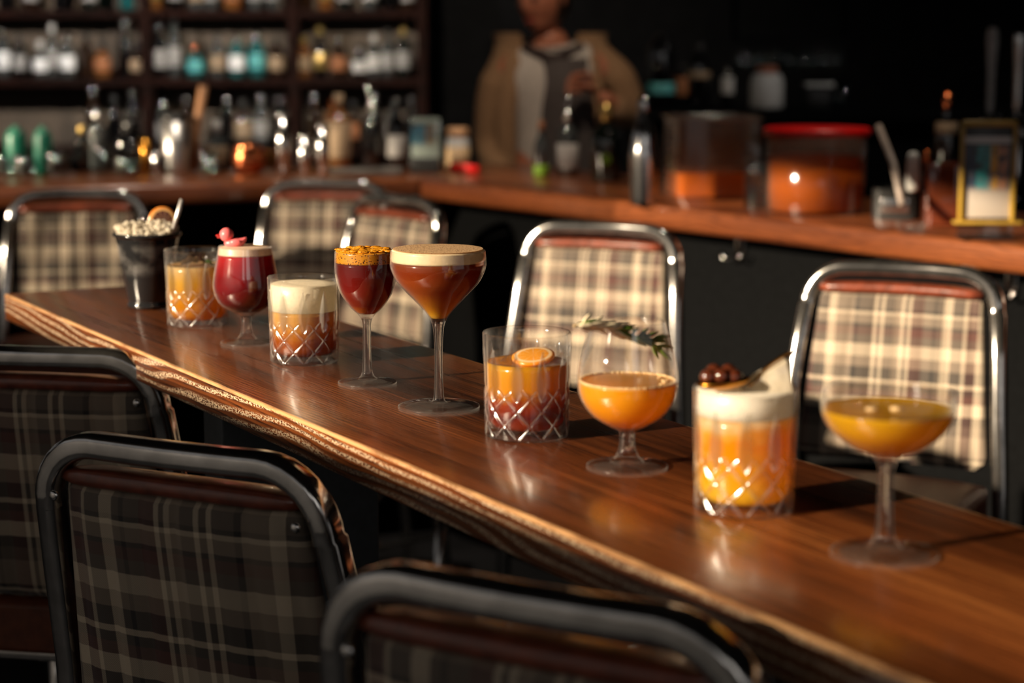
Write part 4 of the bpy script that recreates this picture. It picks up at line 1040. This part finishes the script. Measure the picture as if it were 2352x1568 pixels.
for k in range(7):
    p = Vector((ra.x+.03+(rb_.x-ra.x-.06)*k/6, ra.y+.045, ra.z+.008))
    lb = 'stemmed glass hanging upside down, %s from the left in the dark rack' % ORD[k]
    if k == 0: hg.location = p; hg['label'] = lb; hg['group'] = 'glasses hanging in the dark rack'
    else: dup(hg, p, 0, lb)
def tap(px, top, label):
    p = deep(px, 252, 5.2); q_ = bat(px, 400)
    ptop = deep(px, top, 5.3); t = thing('beer_tap', label, 'tap', (ptop.x, ptop.y, BAR-.06))
    h = ptop.z-(BAR-.06)
    link('column', lathe([(0, 0), (.030, 0), (.030, .01), (.022, .02), (.022, h*.42), (.026, h*.44), (.026, h*.5), (0, h*.5)], 28), STEEL, t)
    link('spout', sweep([Vector((0, -.02, h*.45)), Vector((0, -.06, h*.45)), Vector((0, -.075, h*.36))], circ(.009)), STEEL, t)
    link('handle', lathe(smoothp([(.006, h*.5), (.010, h*.56), (.011, h*.75), (.016, h*.93), (.012, h*.99), (.001, h)], 4), 20), PAP['w'] if px < 2300 else STEEL, t)
tap(2281, 62, 'beer tap with a pale handle above the menu stand'); tap(2343, 66, 'beer tap with a steel handle at the right frame edge')
tb = bmesh.new(); 
tag(link('tap_bench', rbox((deep(2310, 300, 5.3).x, deep(2310, 200, 5.3).y, (BAR-.06)/2), (.5, .3, BAR-.062), .004), BLACK), 'black bench carrying the two beer taps', 'bench')

# ------------------------------------------------------------------ bartender
SKIN = NT('skin'); SKIN = SKIN.done(SKIN.n('BsdfPrincipled', {'Base Color': lin(178, 112, 84), 'Roughness': .5, 'Subsurface Weight': .1, 'Subsurface Scale': .01}).outputs[0])
CARD = plain('beige_knit', lin(150, 116, 84), .9, 0, .4, 120, .15); TEE = plain('white_cotton', lin(200, 190, 180), .85, 0, .1, 60, .06)
APRON = plain('charcoal_apron', lin(78, 70, 68), .85, 0, .1, 60, .08); DENIM = plain('dark_trousers', lin(30, 32, 40), .85); HAIR = plain('dark_hair', lin(38, 24, 18), .5, 0, .5, 200, .3)
def skin(name, joints, edges, mat, parent, root=0, sub=2):
    me = bpy.data.meshes.new(name); me.from_pydata([j[0] for j in joints], edges, []); me.update(); me.materials.append(mat)
    o = bpy.data.objects.new(name, me); COL.objects.link(o); o.parent = parent
    m = o.modifiers.new('skin', 'SKIN'); m.use_smooth_shade = True
    for i, j in enumerate(joints):
        r = j[1]; me.skin_vertices[0].data[i].radius = r if isinstance(r, tuple) else (r, r)
        me.skin_vertices[0].data[i].use_root = (i == root)
    s_ = o.modifiers.new('sub', 'SUBSURF'); s_.levels = sub; s_.render_levels = sub; return o
# local frame: x to the picture's right, y away from the camera, z up, origin on the floor
bp = deep(1268, 300, 6.25)
man = thing('person', 'bartender in a beige cardigan and dark apron bending an arm behind the bar', 'person', (bp.x, bp.y, 0))
J = [((0, 0, .93), (.135, .10)), ((0, 0, 1.08), (.12, .09)), ((-.005, 0, 1.22), (.115, .075)), ((-.005, 0, 1.33), (.10, .060)), ((-.01, -.03, 1.40), (.055, .055)), ((-.018, -.05, 1.445), (.048, .05)),
     ((-.140, 0, 1.335), .050), ((-.185, .005, 1.20), .047), ((-.195, .01, 1.06), .041), ((-.16, -.10, .98), .036), ((-.10, -.20, .96), .027),
     ((.130, 0, 1.335), .050), ((.215, .01, 1.27), .047), ((.255, .0, 1.15), .040), ((.20, -.10, 1.19), .035), ((.145, -.16, 1.235), .026),
     ((-.085, 0, .88), .085), ((-.095, 0, .50), .060), ((-.095, .02, .10), .042), ((-.10, -.05, .04), .038), ((-.10, -.13, .035), .03),
     ((.085, 0, .88), .085), ((.095, 0, .50), .060), ((.095, .02, .10), .042), ((.10, -.05, .04), .038), ((.10, -.13, .035), .03)]
E_ = [(0, 1), (1, 2), (2, 3), (3, 4), (4, 5), (3, 6), (6, 7), (7, 8), (8, 9), (9, 10), (3, 11), (11, 12), (12, 13), (13, 14), (14, 15), (0, 16), (16, 17), (17, 18), (18, 19), (19, 20), (0, 21), (21, 22), (22, 23), (23, 24), (24, 25)]
skin('body', J, E_, SKIN, man)
# head: shaped skull with jaw, turned to the picture's left and tilted down
bm = bmesh.new()
for v in bmesh.ops.create_icosphere(bm, subdivisions=4, radius=1)['verts']:
    x, y, z = v.co
    w_ = 1-.26*max(0, -z)**1.2
    v.co = Vector((x*.074*w_, y*.092*(1-.12*max(0, -z)), z*.112))
    if y < -.3 and -.35 < z < .1 and abs(x) < .18: v.co.y -= .016*(1-abs(x)/.18)*(1-abs(z+.15)/.25) if abs(z+.15) < .25 else 0
    if y < -.4 and z < -.6: v.co.y -= .010
hd = link('head', bm, SKIN, man); hd.location = (-.032, -.065, 1.535); hd.rotation_euler = (radians(14), 0, radians(-38))
for s in (-1, 1):
    link('eye', ball((s*.030, -.080, .012), .010, sub=2), plain('dark_iris', (.03, .02, .015, 1), .2), hd)
    link('eyebrow', ball((s*.030, -.086, .034), .012, sub=2, sc=(1.3, .4, .3)), HAIR, hd)
    link('ear', ball((s*.075, .004, -.004), .022, sub=2, sc=(.4, .7, 1.2)), SKIN, hd)
link('mouth', ball((0, -.082, -.056), .018, sub=2, sc=(1.2, .35, .32)), plain('lips', lin(150, 70, 60), .4), hd)
bm = bmesh.new()
for v in bmesh.ops.create_icosphere(bm, subdivisions=4, radius=1)['verts']:
    x, y, z = v.co; f = 1.0 if (y > -.25 or z > .35) else .82
    v.co = Vector((x*.083*f, y*.102*f+.008, z*.118*f+.010)) if z > -.75 else Vector((x*.06, y*.07+.008, -.07))
link('hair', bm, HAIR, hd)
def hand(parent, base, dirv, palm, side, sgn):
    """palm with five separately jointed fingers"""
    base, d, n_, s_ = Vector(base), Vector(dirv).normalized(), Vector(palm).normalized(), Vector(side).normalized()
    Jt = [(base, (.022, .014)), (base+d*.04, (.034, .013)), (base+d*.075, (.036, .012))]; Ed = [(0, 1), (1, 2)]
    o = skin('hand', Jt, Ed, SKIN, parent, 0, 2)
    for k, (off, ln) in enumerate(((-.026, .062), (-.009, .072), (.009, .068), (.025, .052))):
        b_ = base+d*.07+s_*off; q1 = b_+d*ln*.42+n_*.006; q2 = q1+d*ln*.25+n_*ln*.32; q3 = q2-d*ln*.05+n_*ln*.30
        skin('finger', [(b_, .0085), (q1, .008), (q2, .0072), (q3, .006)], [(0, 1), (1, 2), (2, 3)], SKIN, o, 0, 1)
    b_ = base+d*.02-s_*.028*sgn; skin('thumb', [(b_, .011), (b_-s_*.022*sgn+d*.026+n_*.01, .0095), (b_-s_*.020*sgn+d*.052+n_*.024, .008)], [(0, 1), (1, 2)], SKIN, o, 0, 1)
hand(man, (.140, -.165, 1.24), (-.45, -.3, .25), (-.2, -.6, -.6), (0, .2, 1), -1)
hand(man, (-.095, -.205, .96), (.6, -.8, .02), (0, 0, -1), (.8, .6, 0), 1)
skin('t_shirt', [((0, 0, .90), (.143, .108)), ((0, 0, 1.08), (.128, .097)), ((-.005, -.005, 1.22), (.141, .101)), ((-.005, -.01, 1.335), (.134, .090)), ((-.01, -.02, 1.385), (.070, .068)), ((-.135, 0, 1.335), .064), ((.125, 0, 1.335), .064)], [(0, 1), (1, 2), (2, 3), (3, 4), (3, 5), (3, 6)], TEE, man)
link('apron', sweep([Vector((.05, -.118, .50)), Vector((.05, -.124, .95)), Vector((.046, -.114, 1.10)), Vector((.040, -.122, 1.22)), Vector((.030, -.116, 1.345))],
     lambda f: [(x*(1-.35*f), y+(abs(x/.13)**2)*.05) for x, y in [(-.12+.24*k/12, -.004) for k in range(13)]+[(.12-.24*k/12, .004) for k in range(13)]], up=Vector((0, 1, 0))), APRON, man)
link('collar', sweep([Vector((-.09+.18*k/14, -.055-.045*sin(pi*k/14), 1.385-.035*sin(pi*k/14))) for k in range(15)], circ(.014, 10), up=Vector((0, 0, 1))), plain('dark_collar', lin(54, 40, 36), .8), man)
CJ = [((-.125, .03, 1.36), (.05, .055)), ((-.155, .005, 1.33), .068), ((-.190, .005, 1.20), .062), ((-.200, .01, 1.06), .056), ((-.165, -.10, .985), .050), ((-.115, -.18, .965), .042)]
skin('sleeve', CJ, [(0, 1), (1, 2), (2, 3), (3, 4), (4, 5)], CARD, man, 1)
CJ = [((.115, .03, 1.36), (.05, .055)), ((.145, .0, 1.335), .066), ((.220, .01, 1.275), .060), ((.262, .0, 1.15), .053), ((.208, -.095, 1.185), .047), ((.175, -.13, 1.21), .040)]
skin('sleeve', CJ, [(0, 1), (1, 2), (2, 3), (3, 4), (4, 5)], CARD, man, 1)
for s in (-1, 1):
    q_ = -.145 if s < 0 else .125
    link('cardigan_front', sweep([Vector((q_, -.050, .80)), Vector((q_, -.070, 1.0)), Vector((q_, -.085, 1.18)), Vector((q_*.84, -.070, 1.34)), Vector((s*.075, -.01, 1.40))],
         lambda f: [(x*(1-.35*f), y+.02*abs(x/.06)) for x, y in rrect(.075 if s < 0 else .11, .026, .012, 3)], up=Vector((0, 1, 0))), CARD, man)
skin('cardigan_back', [((0, .055, .80), (.15, .06)), ((0, .05, 1.08), (.142, .062)), ((-.003, .045, 1.22), (.150, .066)), ((-.003, .035, 1.35), (.135, .06))], [(0, 1), (1, 2), (2, 3)], CARD, man)
skin('trousers', [((0, 0, .93), (.143, .108)), ((-.09, 0, .84), .096), ((-.10, 0, .50), .072), ((-.10, .02, .09), .056), ((.09, 0, .84), .096), ((.10, 0, .50), .072), ((.10, .02, .09), .056)], [(0, 1), (1, 2), (2, 3), (0, 4), (4, 5), (5, 6)], DENIM, man)
